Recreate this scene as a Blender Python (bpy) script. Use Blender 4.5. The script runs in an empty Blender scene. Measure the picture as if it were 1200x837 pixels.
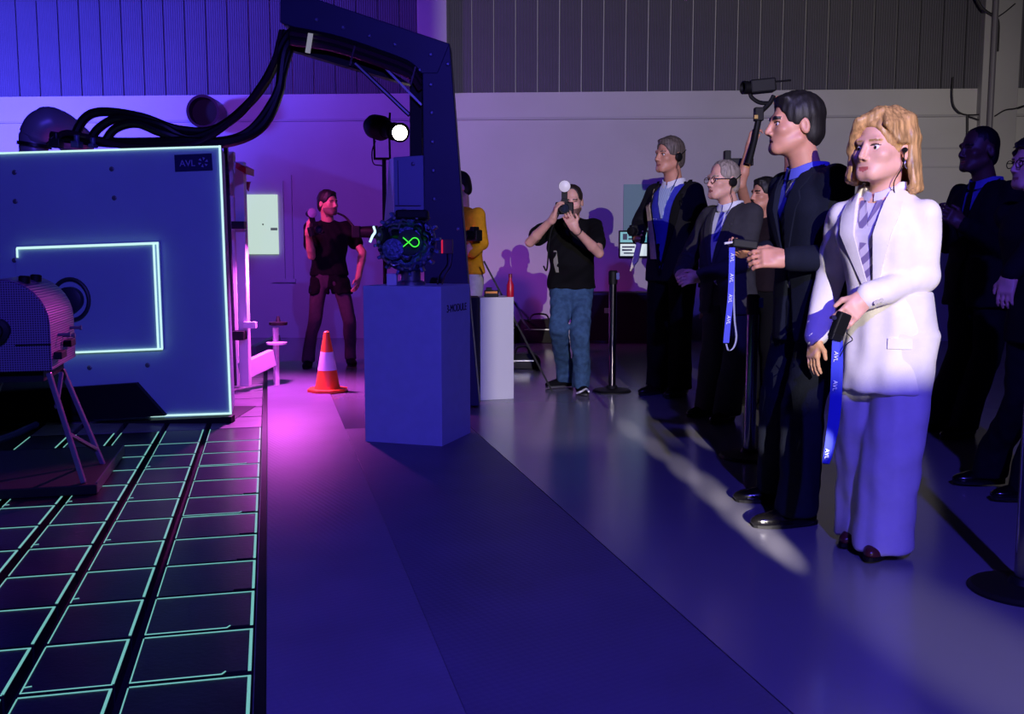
import bpy, bmesh, math, random
import numpy as np
from mathutils import Vector, Matrix
random.seed(7); np.random.seed(7)
S = bpy.context.scene
COL = S.collection

# ------------------------------------------------------------------ camera
F = 1167.0; CAMH = 1.16; PITCH = math.atan(128.5 / F)
cd = bpy.data.cameras.new('camera'); cd.lens = 35.0; cd.sensor_width = 36.0
cd.clip_start = 0.05; cd.clip_end = 100
cam = bpy.data.objects.new('camera', cd); COL.objects.link(cam)
cam.location = (0, 0, CAMH); cam.rotation_euler = (math.pi / 2 - PITCH, 0, 0)
S.camera = cam

# ------------------------------------------------------------------ colour management, world
S.view_settings.view_transform = 'Standard'; S.view_settings.look = 'None'
S.view_settings.gamma = 1.0; S.view_settings.use_curve_mapping = False
S.view_settings.exposure = 0.0
w = bpy.data.worlds.new('dark_hall'); S.world = w; w.use_nodes = True
bg = w.node_tree.nodes['Background']
bg.inputs[0].default_value = (0.10, 0.07, 0.5, 1); bg.inputs[1].default_value = 0.010

def ray(px, py):
    u = (px - 600) / F; v = (418.5 - py) / F
    return Vector((u, math.cos(PITCH) + v * math.sin(PITCH), -math.sin(PITCH) + v * math.cos(PITCH)))
def G(px, py, z=0.0):                      # point at height z seen at this pixel
    r = ray(px, py); t = (z - CAMH) / r.z
    return Vector((r.x * t, r.y * t, z))
def P(px, py, Y):                          # point at depth Y seen at this pixel
    r = ray(px, py); t = Y / r.y
    return Vector((r.x * t, Y, CAMH + r.z * t))

# ------------------------------------------------------------------ lights
def spot(name, loc, target, col, watt, deg, blend=0.3, size=0.1):
    l = bpy.data.lights.new(name, 'SPOT'); l.energy = watt; l.color = col
    l.spot_size = math.radians(deg); l.spot_blend = blend; l.shadow_soft_size = size
    o = bpy.data.objects.new(name, l); COL.objects.link(o); o.location = loc
    d = Vector(target) - Vector(loc); o.rotation_euler = d.to_track_quat('-Z', 'Y').to_euler()
    return o
WHITE = (1.0, 0.91, 0.83); BLUE = (0.10, 0.068, 1.0); MAG = (1.0, 0.10, 0.72); VIO = (0.34, 0.06, 1.0)
LB = (1.4, -4.0, 2.8)                       # lamp bank behind the camera on the right
def aim(lat, el, d=10.0):
    la, e = math.radians(lat), math.radians(el)
    return (LB[0] + d * math.sin(la) * math.cos(e), LB[1] + d * math.cos(la) * math.cos(e), LB[2] + d * math.sin(e))
spot('key_spot', LB, aim(1.0, -5.5), WHITE, 3000, 44, 0.75, 0.008)
LB2 = (0.85, -3.6, 1.75)
for x, y, dg in ((738, 503, 0.75), (768, 525, 0.9), (800, 549, 1.05), (832, 574, 1.2), (864, 600, 1.35), (893, 625, 1.3), (918, 646, 1.0)):
    spot('streak_fill', LB2, G(x, y), WHITE, 9000, dg * 1.12, 1.0, 0.012)  # added narrow spots for the bright floor streak, no fixture there
spot('patch_fill', (2.0, -3.6, 2.3), G(1150, 772), WHITE, 1500, 5.6, 0.95, 0.03)  # added spots, this and the next, for pale patches on the floor
spot('patch_fill_far', LB2, G(822, 512), WHITE, 9000, 0.8, 0.7, 0.012)
# blue projector over the camera, thrown at the test bed
spot('projector', (0.9, -1.6, 3.9), (-0.6, 5.2, 0.4), BLUE, 1400, 75, 0.6, 0.06)
# washes at the far wall
spot('blue_wall_wash', (-6.9, 9.6, 2.6), (-6.6, 12.7, 4.6), (0.085, 0.068, 1.0), 3100, 125, 0.7, 0.3)
spot('violet_wall_wash', (-2.9, 8.9, 2.9), (-2.3, 12.7, 2.4), VIO, 300, 115, 0.9, 0.2)
spot('magenta_floor_lamp', (-1.86, 8.05, 1.25), (-1.95, 7.75, 0.0), (0.88, 0.11, 0.9), 290, 128, 0.7, 0.05)
spot('magenta_face_fill', (-2.7, 8.0, 2.2), (-1.7, 9.6, 1.2), MAG, 190, 46, 0.7, 0.05)  # added fill for the left cameraman's face
spot('magenta_dyno_fill', (-0.95, 7.45, 2.3), (-1.75, 5.0, 0.65), MAG, 460, 24, 0.7, 0.05)  # added fill for the dynamometer's side

# ------------------------------------------------------------------ materials
def lin(c):
    return tuple(((x / 255) / 12.92 if x / 255 <= 0.04045 else ((x / 255 + 0.055) / 1.055) ** 2.4) for x in c)
MATS = {}
def mat(name, col, rough=0.6, metal=0.0, var=None, bump=None, emit=0.0, spec=None, coords='Object', wave=None, sheen=0.0):
    if name in MATS: return MATS[name]
    m = bpy.data.materials.new(name); m.use_nodes = True; MATS[name] = m
    nt = m.node_tree; b = nt.nodes['Principled BSDF']
    c = lin(col) + (1,)
    b.inputs['Base Color'].default_value = c; b.inputs['Roughness'].default_value = rough
    b.inputs['Metallic'].default_value = metal
    if spec is not None: b.inputs['Specular IOR Level'].default_value = spec
    if sheen: b.inputs['Sheen Weight'].default_value = sheen
    tc = nt.nodes.new('ShaderNodeTexCoord')
    if emit:
        b.inputs['Emission Color'].default_value = c; b.inputs['Emission Strength'].default_value = emit; b.inputs['Base Color'].default_value = tuple(x * 0.15 for x in c[:3]) + (1,)
    if var:
        n = nt.nodes.new('ShaderNodeTexNoise'); n.inputs['Scale'].default_value = var[0]; n.inputs['Detail'].default_value = 5
        nt.links.new(tc.outputs[coords], n.inputs['Vector'])
        r = nt.nodes.new('ShaderNodeValToRGB')
        lo = tuple(max(0, x * (1 - var[1])) for x in c[:3]) + (1,); hi = tuple(min(1, x * (1 + var[1])) for x in c[:3]) + (1,)
        r.color_ramp.elements[0].position = 0.3; r.color_ramp.elements[1].position = 0.7
        r.color_ramp.elements[0].color = lo; r.color_ramp.elements[1].color = hi
        nt.links.new(n.outputs['Fac'], r.inputs['Fac']); nt.links.new(r.outputs['Color'], b.inputs['Base Color'])
    bp = None
    if bump:
        n2 = nt.nodes.new('ShaderNodeTexNoise'); n2.inputs['Scale'].default_value = bump[0]; n2.inputs['Detail'].default_value = 4
        nt.links.new(tc.outputs[coords], n2.inputs['Vector'])
        bp = nt.nodes.new('ShaderNodeBump'); bp.inputs['Strength'].default_value = bump[1]; bp.inputs['Distance'].default_value = 0.02
        nt.links.new(n2.outputs['Fac'], bp.inputs['Height']); nt.links.new(bp.outputs['Normal'], b.inputs['Normal'])
    if wave:
        wv = nt.nodes.new('ShaderNodeTexWave'); wv.bands_direction = wave[0]; wv.inputs['Scale'].default_value = wave[1]
        nt.links.new(tc.outputs[coords], wv.inputs['Vector'])
        b2 = nt.nodes.new('ShaderNodeBump'); b2.inputs['Strength'].default_value = wave[2]; b2.inputs['Distance'].default_value = 0.02
        nt.links.new(wv.outputs['Fac'], b2.inputs['Height'])
        if bp: nt.links.new(bp.outputs['Normal'], b2.inputs['Normal'])
        nt.links.new(b2.outputs['Normal'], b.inputs['Normal'])
    return m
def stripes(name, c1, c2, scale, axis='X', rough=0.7, rot=0.0):
    m = mat(name, c1, rough); nt = m.node_tree; b = nt.nodes['Principled BSDF']
    tc = nt.nodes.new('ShaderNodeTexCoord'); mp = nt.nodes.new('ShaderNodeMapping'); mp.inputs['Rotation'].default_value = (0, rot, 0)
    wv = nt.nodes.new('ShaderNodeTexWave'); wv.bands_direction = axis; wv.inputs['Scale'].default_value = scale
    r = nt.nodes.new('ShaderNodeValToRGB'); r.color_ramp.elements[0].position = 0.45; r.color_ramp.elements[1].position = 0.55
    r.color_ramp.elements[0].color = lin(c1) + (1,); r.color_ramp.elements[1].color = lin(c2) + (1,)
    nt.links.new(tc.outputs['Object'], mp.inputs[0]); nt.links.new(mp.outputs[0], wv.inputs[0])
    nt.links.new(wv.outputs['Fac'], r.inputs[0]); nt.links.new(r.outputs[0], b.inputs['Base Color'])
    return m

m_wall = mat('painted_wall', (186, 184, 188), 0.75, var=(0.9, 0.07), bump=(30, 0.08))
m_band = mat('painted_band', (172, 170, 176), 0.7, var=(1.2, 0.06))
m_clad = mat('cladding_sheet', (84, 82, 95), 0.6, var=(3, 0.06), wave=('X', 11.0, 0.5))
m_floor = mat('epoxy_floor', (124, 122, 132), 0.2, var=(0.7, 0.08), bump=(6, 0.02))
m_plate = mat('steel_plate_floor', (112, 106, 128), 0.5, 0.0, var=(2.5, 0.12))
m_tile = mat('cast_iron', (40, 40, 46), 0.33, 0.55, var=(5, 0.4), bump=(60, 0.05))
m_pit = mat('slot_black', (8, 9, 10), 0.8)
m_cyan = mat('projected_cyan', (138, 226, 212), 0.5, emit=0.62)  # projected light built as glowing strips, in cyan and white
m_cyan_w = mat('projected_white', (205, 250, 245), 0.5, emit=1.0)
m_black = mat('black_paint', (10, 10, 12), 0.6, var=(8, 0.2), spec=0.3)
m_rubber = mat('black_rubber', (16, 14, 16), 0.38)
m_face = mat('grey_machine_paint', (160, 190, 198), 0.55, var=(2, 0.06), bump=(80, 0.03))
m_navy = mat('navy_paint', (22, 26, 66), 0.5, var=(4, 0.12))
m_steel = mat('brushed_steel', (170, 170, 176), 0.28, 0.9)
m_dsteel = mat('dark_steel', (62, 62, 68), 0.35, 0.85)
m_alu = mat('white_profile', (215, 212, 215), 0.4, 0.1, var=(6, 0.04))
m_white = mat('white_laminate', (205, 205, 210), 0.45)
m_pedg = mat('grey_pedestal', (176, 186, 206), 0.55, var=(14, 0.04))
m_orange = mat('cone_orange', (255, 112, 36), 0.45)
m_cwhite = mat('cone_white', (240, 240, 240), 0.4)
m_perf = None

# ------------------------------------------------------------------ mesh building
class MB:
    def __init__(s): s.v = []; s.f = []
    def add(s, vs, fs):
        o = len(s.v); s.v += [tuple(v) for v in vs]; s.f += [tuple(i + o for i in f) for f in fs]; return s
    def box(s, c, h, R=None):
        c = Vector(c); vs = []
        for x in (-1, 1):
            for y in (-1, 1):
                for z in (-1, 1):
                    d = Vector((x * h[0], y * h[1], z * h[2]))
                    vs.append(c + (R @ d if R is not None else d))
        return s.add(vs, [(0, 1, 3, 2), (4, 6, 7, 5), (0, 4, 5, 1), (2, 3, 7, 6), (0, 2, 6, 4), (1, 5, 7, 3)])
    def bar(s, a, b, wd, hg, up=(0, 0, 1)):
        a = Vector(a); b = Vector(b); d = (b - a); L = d.length; d.normalize(); u = Vector(up)
        sx = d.cross(u)
        if sx.length < 1e-4: sx = d.cross(Vector((1, 0, 0)))
        sx.normalize(); u = sx.cross(d)
        R = Matrix((sx, d, u)).transposed()
        return s.box((a + b) / 2, (wd / 2, L / 2, hg / 2), R)
    def prism(s, poly, off):                # poly: world points, extruded by off
        n = len(poly); off = Vector(off); vs = [Vector(p) for p in poly] + [Vector(p) + off for p in poly]
        fs = [tuple(range(n))[::-1], tuple(range(n, 2 * n))] + [(i, (i + 1) % n, n + (i + 1) % n, n + i) for i in range(n)]
        return s.add(vs, fs)
    def tube(s, pts, r, n=10, cap=True, closed=False):
        pts = [Vector(p) for p in pts]; N = len(pts); vs = []; fs = []
        rr = r if isinstance(r, (list, tuple)) else [r] * N
        up = None
        for i, p in enumerate(pts):
            if closed: t = pts[(i + 1) % N] - pts[i - 1]
            else: t = pts[min(i + 1, N - 1)] - pts[max(i - 1, 0)]
            t.normalize()
            if up is None:
                up = Vector((0, 0, 1)) if abs(t.z) < 0.9 else Vector((1, 0, 0))
            a = t.cross(up)
            if a.length < 1e-5: a = t.cross(Vector((0.3, 1, 0.1)))
            a.normalize(); up = a.cross(t)
            for k in range(n):
                q = 2 * math.pi * k / n; vs.append(p + (a * math.cos(q) + up * math.sin(q)) * rr[i])
        for i in range(N if closed else N - 1):
            j = (i + 1) % N
            for k in range(n): fs.append((i * n + k, i * n + (k + 1) % n, j * n + (k + 1) % n, j * n + k))
        if cap and not closed: fs += [tuple(range(n))[::-1], tuple(range((N - 1) * n, N * n))]
        return s.add(vs, fs)
    def lathe(s, prof, n=24, o=(0, 0, 0), ax=(0, 0, 1)):   # prof: (radius, height)
        o = Vector(o); q = Vector((0, 0, 1)).rotation_difference(Vector(ax).normalized()); vs = []; fs = []
        for r, h in prof:
            for k in range(n):
                a = 2 * math.pi * k / n; vs.append(o + q @ Vector((r * math.cos(a), r * math.sin(a), h)))
        for i in range(len(prof) - 1):
            for k in range(n): fs.append((i * n + k, i * n + (k + 1) % n, (i + 1) * n + (k + 1) % n, (i + 1) * n + k))
        fs += [tuple(range(n))[::-1], tuple(range((len(prof) - 1) * n, len(prof) * n))]
        return s.add(vs, fs)
    def mesh(s, name, m, smooth=30):
        me = bpy.data.meshes.new(name); me.from_pydata(s.v, [], s.f)
        bm = bmesh.new(); bm.from_mesh(me); bmesh.ops.recalc_face_normals(bm, faces=bm.faces); bm.to_mesh(me); bm.free()
        if m: me.materials.append(m)
        if smooth:
            me.shade_smooth(); me.set_sharp_from_angle(angle=math.radians(smooth))
        me.update(); return me
    def build(s, name, m, parent=None, smooth=30, bevel=0.0, label=None):
        o = link(name, s.mesh(name, m, smooth), parent)
        if bevel:
            b = o.modifiers.new('bevel', 'BEVEL'); b.width = bevel; b.segments = 2; b.limit_method = 'ANGLE'
        if label: o['label'] = label
        return o
def mw(o):
    return Matrix.Translation(o.location) @ o.rotation_euler.to_matrix().to_4x4()
def link(name, data, parent=None):         # mesh in world coordinates, kept in place under its parent
    o = bpy.data.objects.new(name, data); COL.objects.link(o)
    if parent is not None:
        o.parent = parent
        p = parent; m = Matrix.Identity(4)
        chain = []
        while p is not None: chain.append(p); p = p.parent
        for q in reversed(chain):
            m = m @ (q.matrix_parent_inverse if q.parent else Matrix.Identity(4)) @ mw(q)
        o.matrix_parent_inverse = m.inverted()
    return o
def tag(o, label=None, cat=None, group=None, kind=None):
    if label: o['label'] = label
    if cat: o['category'] = cat
    if group: o['group'] = group
    if kind: o['kind'] = kind
    return o
def thing(name, label, cat, loc=(0, 0, 0), group=None, kind=None):
    o = bpy.data.objects.new(name, None); COL.objects.link(o); o.location = loc; o.empty_display_size = 0.1
    return tag(o, label, cat, group, kind)
def bez(pts, n=24):                         # Catmull-Rom through the points
    pts = [Vector(p) for p in pts]; pts = [pts[0] * 2 - pts[1]] + pts + [pts[-1] * 2 - pts[-2]]; out = []
    for i in range(1, len(pts) - 2):
        a, b, c, d = pts[i - 1:i + 3]
        for k in range(n):
            t = k / n
            out.append(0.5 * ((2 * b) + (c - a) * t + (2 * a - 5 * b + 4 * c - d) * t * t + (3 * b - a - 3 * c + d) * t ** 3))
    out.append(pts[-2]); return out
def text_mesh(name, txt, size, m, loc, R, parent=None, extrude=0.002, align='CENTER'):
    c = bpy.data.curves.new(name, 'FONT'); c.body = txt; c.size = size; c.extrude = extrude; c.align_x = align; c.align_y = 'CENTER'
    t = bpy.data.objects.new(name, c); COL.objects.link(t); bpy.context.view_layer.update()
    me = bpy.data.meshes.new_from_object(t.evaluated_get(bpy.context.evaluated_depsgraph_get()))
    bpy.data.objects.remove(t); me.name = name; me.materials.clear(); me.materials.append(m)
    me.transform(Matrix.Translation(Vector(loc)) @ R.to_4x4())
    return link(name, me, parent)

# ================================================================== THE SETTING
ga = math.atan(0.2435); A = Vector((-math.sin(ga), math.cos(ga), 0)); B = Vector((math.cos(ga), math.sin(ga), 0)); O0 = G(304, 580)
def gp(b, t, z=0.0): return O0 + B * b + A * t + Vector((0, 0, z))
def slab(mb, b0, b1, t0, t1, z0, z1):
    poly = [gp(b0, t0, z0), gp(b1, t0, z0), gp(b1, t1, z0), gp(b0, t1, z0)]
    return mb.prism(poly, (0, 0, z1 - z0))
# floor: smooth epoxy to the right, one level; lower slab under the bed plates on the left
fl = MB(); slab(fl, 1.318, 14, -8, 16, -0.2, 0.0); slab(fl, 0.0, 1.318, 5.6, 16, -0.2, 0.0)
slab(fl, 0.52, 1.318, 1.62, 5.6, -0.2, 0.0); slab(fl, -14, 0.0, 5.0, 16, -0.2, 0.0); slab(fl, 0.0, 1.318, -8, 5.6, -0.22, -0.03)
tag(fl.build('floor', m_floor), 'pale grey glossy epoxy floor of the hall', kind='structure')
plates = thing('floor_plate_walkway', 'blue-lit steel plate walkway beside the grid floor', 'walkway', gp(0.6, -1, 0)); plates['kind'] = 'structure'; del plates['category']
def chequer(m):
    nt = m.node_tree; b = nt.nodes['Principled BSDF']; tc = nt.nodes.new('ShaderNodeTexCoord')
    mp = nt.nodes.new('ShaderNodeMapping'); mp.inputs['Rotation'].default_value = (0, 0, ga + math.radians(45)); mp.inputs['Scale'].default_value = (1, 1, 0.01)
    v = nt.nodes.new('ShaderNodeTexVoronoi'); v.inputs['Scale'].default_value = 42; v.inputs['Randomness'].default_value = 0.0
    bp = nt.nodes.new('ShaderNodeBump'); bp.inputs['Strength'].default_value = 0.35; bp.inputs['Distance'].default_value = 0.004
    nt.links.new(tc.outputs['Object'], mp.inputs[0]); nt.links.new(mp.outputs[0], v.inputs['Vector'])
    nt.links.new(v.outputs['Distance'], bp.inputs['Height']); nt.links.new(bp.outputs['Normal'], b.inputs['Normal'])
chequer(m_plate)
m_plate2 = mat('steel_plate_shaded', (94, 88, 114), 0.5, 0.0, var=(2.5, 0.12)); chequer(m_plate2)  # dimmer light beyond the beam edge, put into the plate colour
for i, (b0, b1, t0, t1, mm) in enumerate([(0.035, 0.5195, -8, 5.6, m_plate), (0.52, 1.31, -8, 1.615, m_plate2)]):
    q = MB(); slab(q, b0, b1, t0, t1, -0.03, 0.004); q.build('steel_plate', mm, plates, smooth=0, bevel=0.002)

# wall (local frame: u right, n out of the wall towards the camera)
WY = math.radians(-3.2); WU = Vector((math.cos(WY), math.sin(WY), 0)); WN = Vector((math.sin(WY), -math.cos(WY), 0)); WO = Vector((0, 12.65, 0))
WR = Matrix((WU, WN * -1, Vector((0, 0, 1)))).transposed()
def WP(u, z, n=0.0): return WO + WU * u + Vector((0, 0, z)) + WN * n
def on_wall(px, py, n=0.0):                # wall-frame (u, z) seen at this pixel
    r = ray(px, py); c = Vector((0, 0, CAMH)); p0 = WP(0, 0, n); t = (p0 - c).dot(WN) / r.dot(WN); q = c + r * t
    return ((q - WO).dot(WU), q.z)
def wbox(mb, u0, u1, z0, z1, n0, n1):
    return mb.box(WP((u0 + u1) / 2, (z0 + z1) / 2, (n0 + n1) / 2), ((u1 - u0) / 2, (n1 - n0) / 2, (z1 - z0) / 2), WR)
zl = on_wall(590, 138)[1]; zs = on_wall(590, 108)[1]
wl = MB(); wbox(wl, -13, 13, -0.05, zl - 0.03, -0.3, 0.0); wbox(wl, -13, 13, zl - 0.03, zs, -0.3, -0.03); wbox(wl, -13, 13, zs, 6.2, -0.3, -0.06)
wall = wl.build('wall_back', m_wall, smooth=0); tag(wall, 'pale painted hall wall with a ledge below grey vertical cladding', kind='structure')
q = MB(); wbox(q, -13, 13, zl - 0.028, zl + 0.0, -0.03, 0.025); q.build('ledge_strip', m_band, wall, smooth=0, bevel=0.004)
pw = 0.272
u_p1 = (on_wall(493, 50)[0], on_wall(527, 50)[0]); u_p2 = (on_wall(1149, 60)[0], on_wall(1192, 60)[0])
pm = MB(); pm.box((0, 0, 0), (pw / 2 - 0.007, 0.02, (6.2 - zs) / 2))
pme = pm.mesh('cladding_panel', m_clad, 0)
u = u_p1[1] + pw / 2
def clad(uc):
    o = bpy.data.objects.new('cladding_panel', pme); COL.objects.link(o); o.parent = wall
    o.location = WP(uc, (6.2 + zs) / 2, -0.04); o.rotation_euler = (0, 0, WY)
while u < u_p2[0] + 0.1: clad(u); u += pw
u = u_p1[0] - pw / 2
while u > -8.6: clad(u); u -= pw
u = u_p2[1] + pw / 2
while u < 8.5: clad(u); u += pw
q = MB(); wbox(q, u_p1[0], u_p1[1], zs - 0.02, 6.2, -0.1, 0.30); q.build('pilaster', m_band, wall, smooth=0, bevel=0.01)
q = MB(); wbox(q, u_p2[0], u_p2[1], -0.02, 6.2, -0.1, 0.10); q.build('pilaster', m_band, wall, smooth=0, bevel=0.01)
# horizontal shallow joints in the lower wall on the right
for (x0, x1, y) in ((1055, 1145, 174), (1055, 1145, 196)):
    a = on_wall(x0, y); b = on_wall(x1, y); q = MB(); wbox(q, a[0], b[0], a[1] - 0.012, a[1] + 0.012, -0.01, 0.012); q.build('wall_joint', m_band, wall, smooth=0)
# ================================================================== BED PLATE GRID
bed = thing('bed_plate_grid', 'dark cast iron bed plate grid outlined with cyan projected lines', 'bed plate', gp(-0.6, -0.5, 0))
q = MB(); slab(q, -3.3, 0.03, -6.5, 5.0, -0.16, -0.05); q.build('slot_bottom', m_pit, bed, smooth=0)
SL = 0.036
bs = [-0.34, -0.61, -0.875, -1.14, -1.405, -1.67, -1.935, -2.2]          # slot centres
rows = [1.40 - 0.344 * k for k in range(0, 16)]
far_rows = [1.40 + 0.43 * k for k in range(9)]
tile_cache = {}
m_tile_far = mat('pale_steel', (120, 112, 122), 0.45, 0.2, var=(6, 0.15))  # far tiles take a paler plain steel
def tile(b0, b1, t0, t1, notch, near):
    gap = 0.011
    q = MB()
    if notch:
        poly = [gp(b0, t0 + gap, -0.05), gp(b1 - 0.075, t0 + gap, -0.05), gp(b1 - 0.07, t0 + gap + 0.016, -0.05), gp(b1, t0 + gap + 0.016, -0.05), gp(b1, t1 - gap, -0.05), gp(b0, t1 - gap, -0.05)]
    else:
        poly = [gp(b0, t0 + gap, -0.05), gp(b1, t0 + gap, -0.05), gp(b1, t1 - gap, -0.05), gp(b0, t1 - gap, -0.05)]
    q.prism(poly, (0, 0, 0.05))
    t = q.build('tile', m_tile if near else m_tile_far, bed, smooth=0)
    return t
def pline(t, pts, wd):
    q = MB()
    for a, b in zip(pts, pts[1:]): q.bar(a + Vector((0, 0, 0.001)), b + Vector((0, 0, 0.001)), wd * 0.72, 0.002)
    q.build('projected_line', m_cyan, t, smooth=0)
cols = [(-0.018, 0)] + [None]
edges = [0.0] + bs
for ci in range(len(edges) - 1):
    b1 = edges[ci] - (0.004 if ci == 0 else SL / 2); b0 = edges[ci + 1] + SL / 2
    for ri in range(len(rows) - 1):
        t1 = rows[ri]; t0 = rows[ri + 1]
        if ci >= 5 and ri < 2: continue
        tl = tile(b0, b1, t0, t1, ci == 0 and ri > 2, True)
        hidden = (ci in (2,) and ri < 4 and False)
        # far edge line of each tile
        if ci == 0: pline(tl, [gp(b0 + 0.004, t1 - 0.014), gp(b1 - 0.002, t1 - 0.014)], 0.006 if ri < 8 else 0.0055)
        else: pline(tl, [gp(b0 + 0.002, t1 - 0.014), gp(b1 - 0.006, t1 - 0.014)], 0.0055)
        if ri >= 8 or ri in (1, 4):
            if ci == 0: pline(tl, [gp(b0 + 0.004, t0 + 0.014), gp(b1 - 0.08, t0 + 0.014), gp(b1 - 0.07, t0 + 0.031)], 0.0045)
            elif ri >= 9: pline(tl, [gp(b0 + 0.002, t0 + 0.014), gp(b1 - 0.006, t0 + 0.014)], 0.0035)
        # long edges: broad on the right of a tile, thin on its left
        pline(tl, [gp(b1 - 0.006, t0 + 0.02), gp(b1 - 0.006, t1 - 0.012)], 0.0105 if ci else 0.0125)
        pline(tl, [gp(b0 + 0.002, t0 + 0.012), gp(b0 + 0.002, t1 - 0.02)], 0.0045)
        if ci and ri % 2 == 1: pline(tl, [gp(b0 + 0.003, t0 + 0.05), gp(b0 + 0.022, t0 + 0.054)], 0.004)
    for ri in range(len(far_rows) - 1):
        if ci > 4: continue
        tl = tile(b0, b1, far_rows[ri], far_rows[ri + 1], False, ri == 0)
        if ri == 0:
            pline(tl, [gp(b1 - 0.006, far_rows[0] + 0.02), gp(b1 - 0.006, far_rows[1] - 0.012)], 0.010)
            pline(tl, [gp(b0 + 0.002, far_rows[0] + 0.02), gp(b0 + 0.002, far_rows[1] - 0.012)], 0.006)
q = MB(); slab(q, 0.004, 0.032, -6.5, 5.0, -0.05, -0.012); q.build('edge_rail', m_black, bed, smooth=0)

# ================================================================== UPRIGHT MACHINE
MY = 6.60
mach = thing('test_bench_cabinet', 'large grey test bench cabinet edged with glowing cyan lines', 'test bench', Vector((-3.0, MY + 0.3, 0)))
BK = A * 0.55
TR = P(259, 171.5, MY); BRc = P(272, 486, MY); TL = P(-60, 181.5, MY); BLc = P(-60, 506, MY)
q = MB(); q.prism([TL, TR, BRc, BLc], BK); q.build('front_panel', m_face, mach, smooth=0, bevel=0.004)
fz = Vector((0, -0.006, 0))
def fline(pts, wd, nm='edge_line', m=m_cyan_w, par=None):  # projected light along the edges, built as glowing bars
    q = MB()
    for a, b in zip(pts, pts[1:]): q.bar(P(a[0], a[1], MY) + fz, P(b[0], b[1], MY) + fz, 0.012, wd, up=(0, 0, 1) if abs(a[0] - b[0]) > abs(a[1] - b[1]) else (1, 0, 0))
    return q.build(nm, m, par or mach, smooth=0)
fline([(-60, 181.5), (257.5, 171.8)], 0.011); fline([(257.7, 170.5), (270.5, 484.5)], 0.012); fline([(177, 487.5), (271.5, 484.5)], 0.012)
# raised door
q = MB(); q.prism([P(20, 289, MY), P(188, 283, MY), P(193, 409, MY), P(20, 416, MY)], (0, -0.02, 0)); door = q.build('door', m_face, mach, smooth=0, bevel=0.004)
fz = Vector((0, -0.027, 0))
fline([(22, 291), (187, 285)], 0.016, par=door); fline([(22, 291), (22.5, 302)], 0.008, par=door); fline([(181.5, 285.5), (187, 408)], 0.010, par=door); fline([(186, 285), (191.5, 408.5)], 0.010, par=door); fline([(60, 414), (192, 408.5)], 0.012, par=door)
fz = Vector((0, -0.004, 0))
q = MB(); q.prism([P(-60, 463, MY), P(162, 448, MY), P(196, 486, MY), P(-60, 500, MY)], (0, -0.05, 0)); q.build('dyno_shadow', m_black, mach, smooth=0)  # dynamometer's cast shadow built as a black sheet on the front
q = MB(); q.prism([P(-60, 502, MY), P(275, 486, MY), P(276, 499, MY), P(-60, 513, MY)], (0, -0.09, 0)); q.build('plinth', m_black, mach, smooth=0)
q = MB(); b_ = P(274, 496, MY); q.box((-3.3, MY + 0.32, (b_.z) / 2), (1.42, 0.30, max(b_.z, 0.02) / 2)); q.build('plinth_base', m_black, mach, smooth=0)
m_bolt = mat('bolt_head', (120, 120, 130), 0.4, 0.6)
for (x, y) in ((17, 202), (18, 236), (131, 198), (134, 232), (17, 305), (92, 330), (105, 431), (173, 428)):
    q = MB(); q.lathe([(0.016, 0), (0.016, 0.006), (0.010, 0.010)], 10, P(x, y, MY), (0, -1, 0)); q.build('bolt', m_bolt, mach)
m_ring = mat('dark_ring', (30, 30, 50), 0.5)
# flange ring behind the dynamometer
c = P(85, 351, MY) + Vector((0, -0.03, 0)); q = MB(); q.tube([c + Vector((math.cos(k * math.pi / 16) * 0.12, 0, math.sin(k * math.pi / 16) * 0.135)) for k in range(32)], 0.014, 8, closed=True); q.build('flange_ring', m_ring, mach)
q = MB(); q.lathe([(0.085, 0), (0.085, 0.05), (0.06, 0.06)], 28, c + Vector((0, 0.01, 0)), (0, -1, 0)); q.build('shaft_flange', m_ring, mach)
# logo plate
m_logo = mat('logo_plate', (12, 14, 70), 0.5); m_logot = mat('logo_print', (150, 150, 200), 0.5)
roll = math.radians(1.4)
RF = Matrix.Rotation(-roll * 0 + 0, 3, 'Y') @ Matrix.Rotation(math.pi / 2, 3, 'X')
q = MB(); q.prism([P(204.5, 181.6, MY), P(248, 179.8, MY), P(249.3, 199.6, MY), P(205.6, 201.2, MY)], (0, -0.008, 0)); plate = q.build('logo_plate', m_logo, mach, smooth=0)
text_mesh('logo_lettering', 'AVL', 0.058, m_logot, P(220.0, 191.8, MY) + Vector((0, -0.011, 0)), Matrix.Rotation(-roll, 3, 'Y') @ RF, plate)
q = MB(); c = P(238.5, 190.3, MY) + Vector((0, -0.0105, 0))
for k in range(6):
    a = k * math.pi / 3 + 0.35; d = Vector((math.cos(a), 0, math.sin(a))); e = Vector((-math.sin(a), 0, math.cos(a)))
    q.prism([c + d * 0.012, c + d * 0.032 + e * 0.008, c + d * 0.030 - e * 0.008], (0, -0.002, 0))
q.build('logo_star', m_logot, plate, smooth=0)
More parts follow.
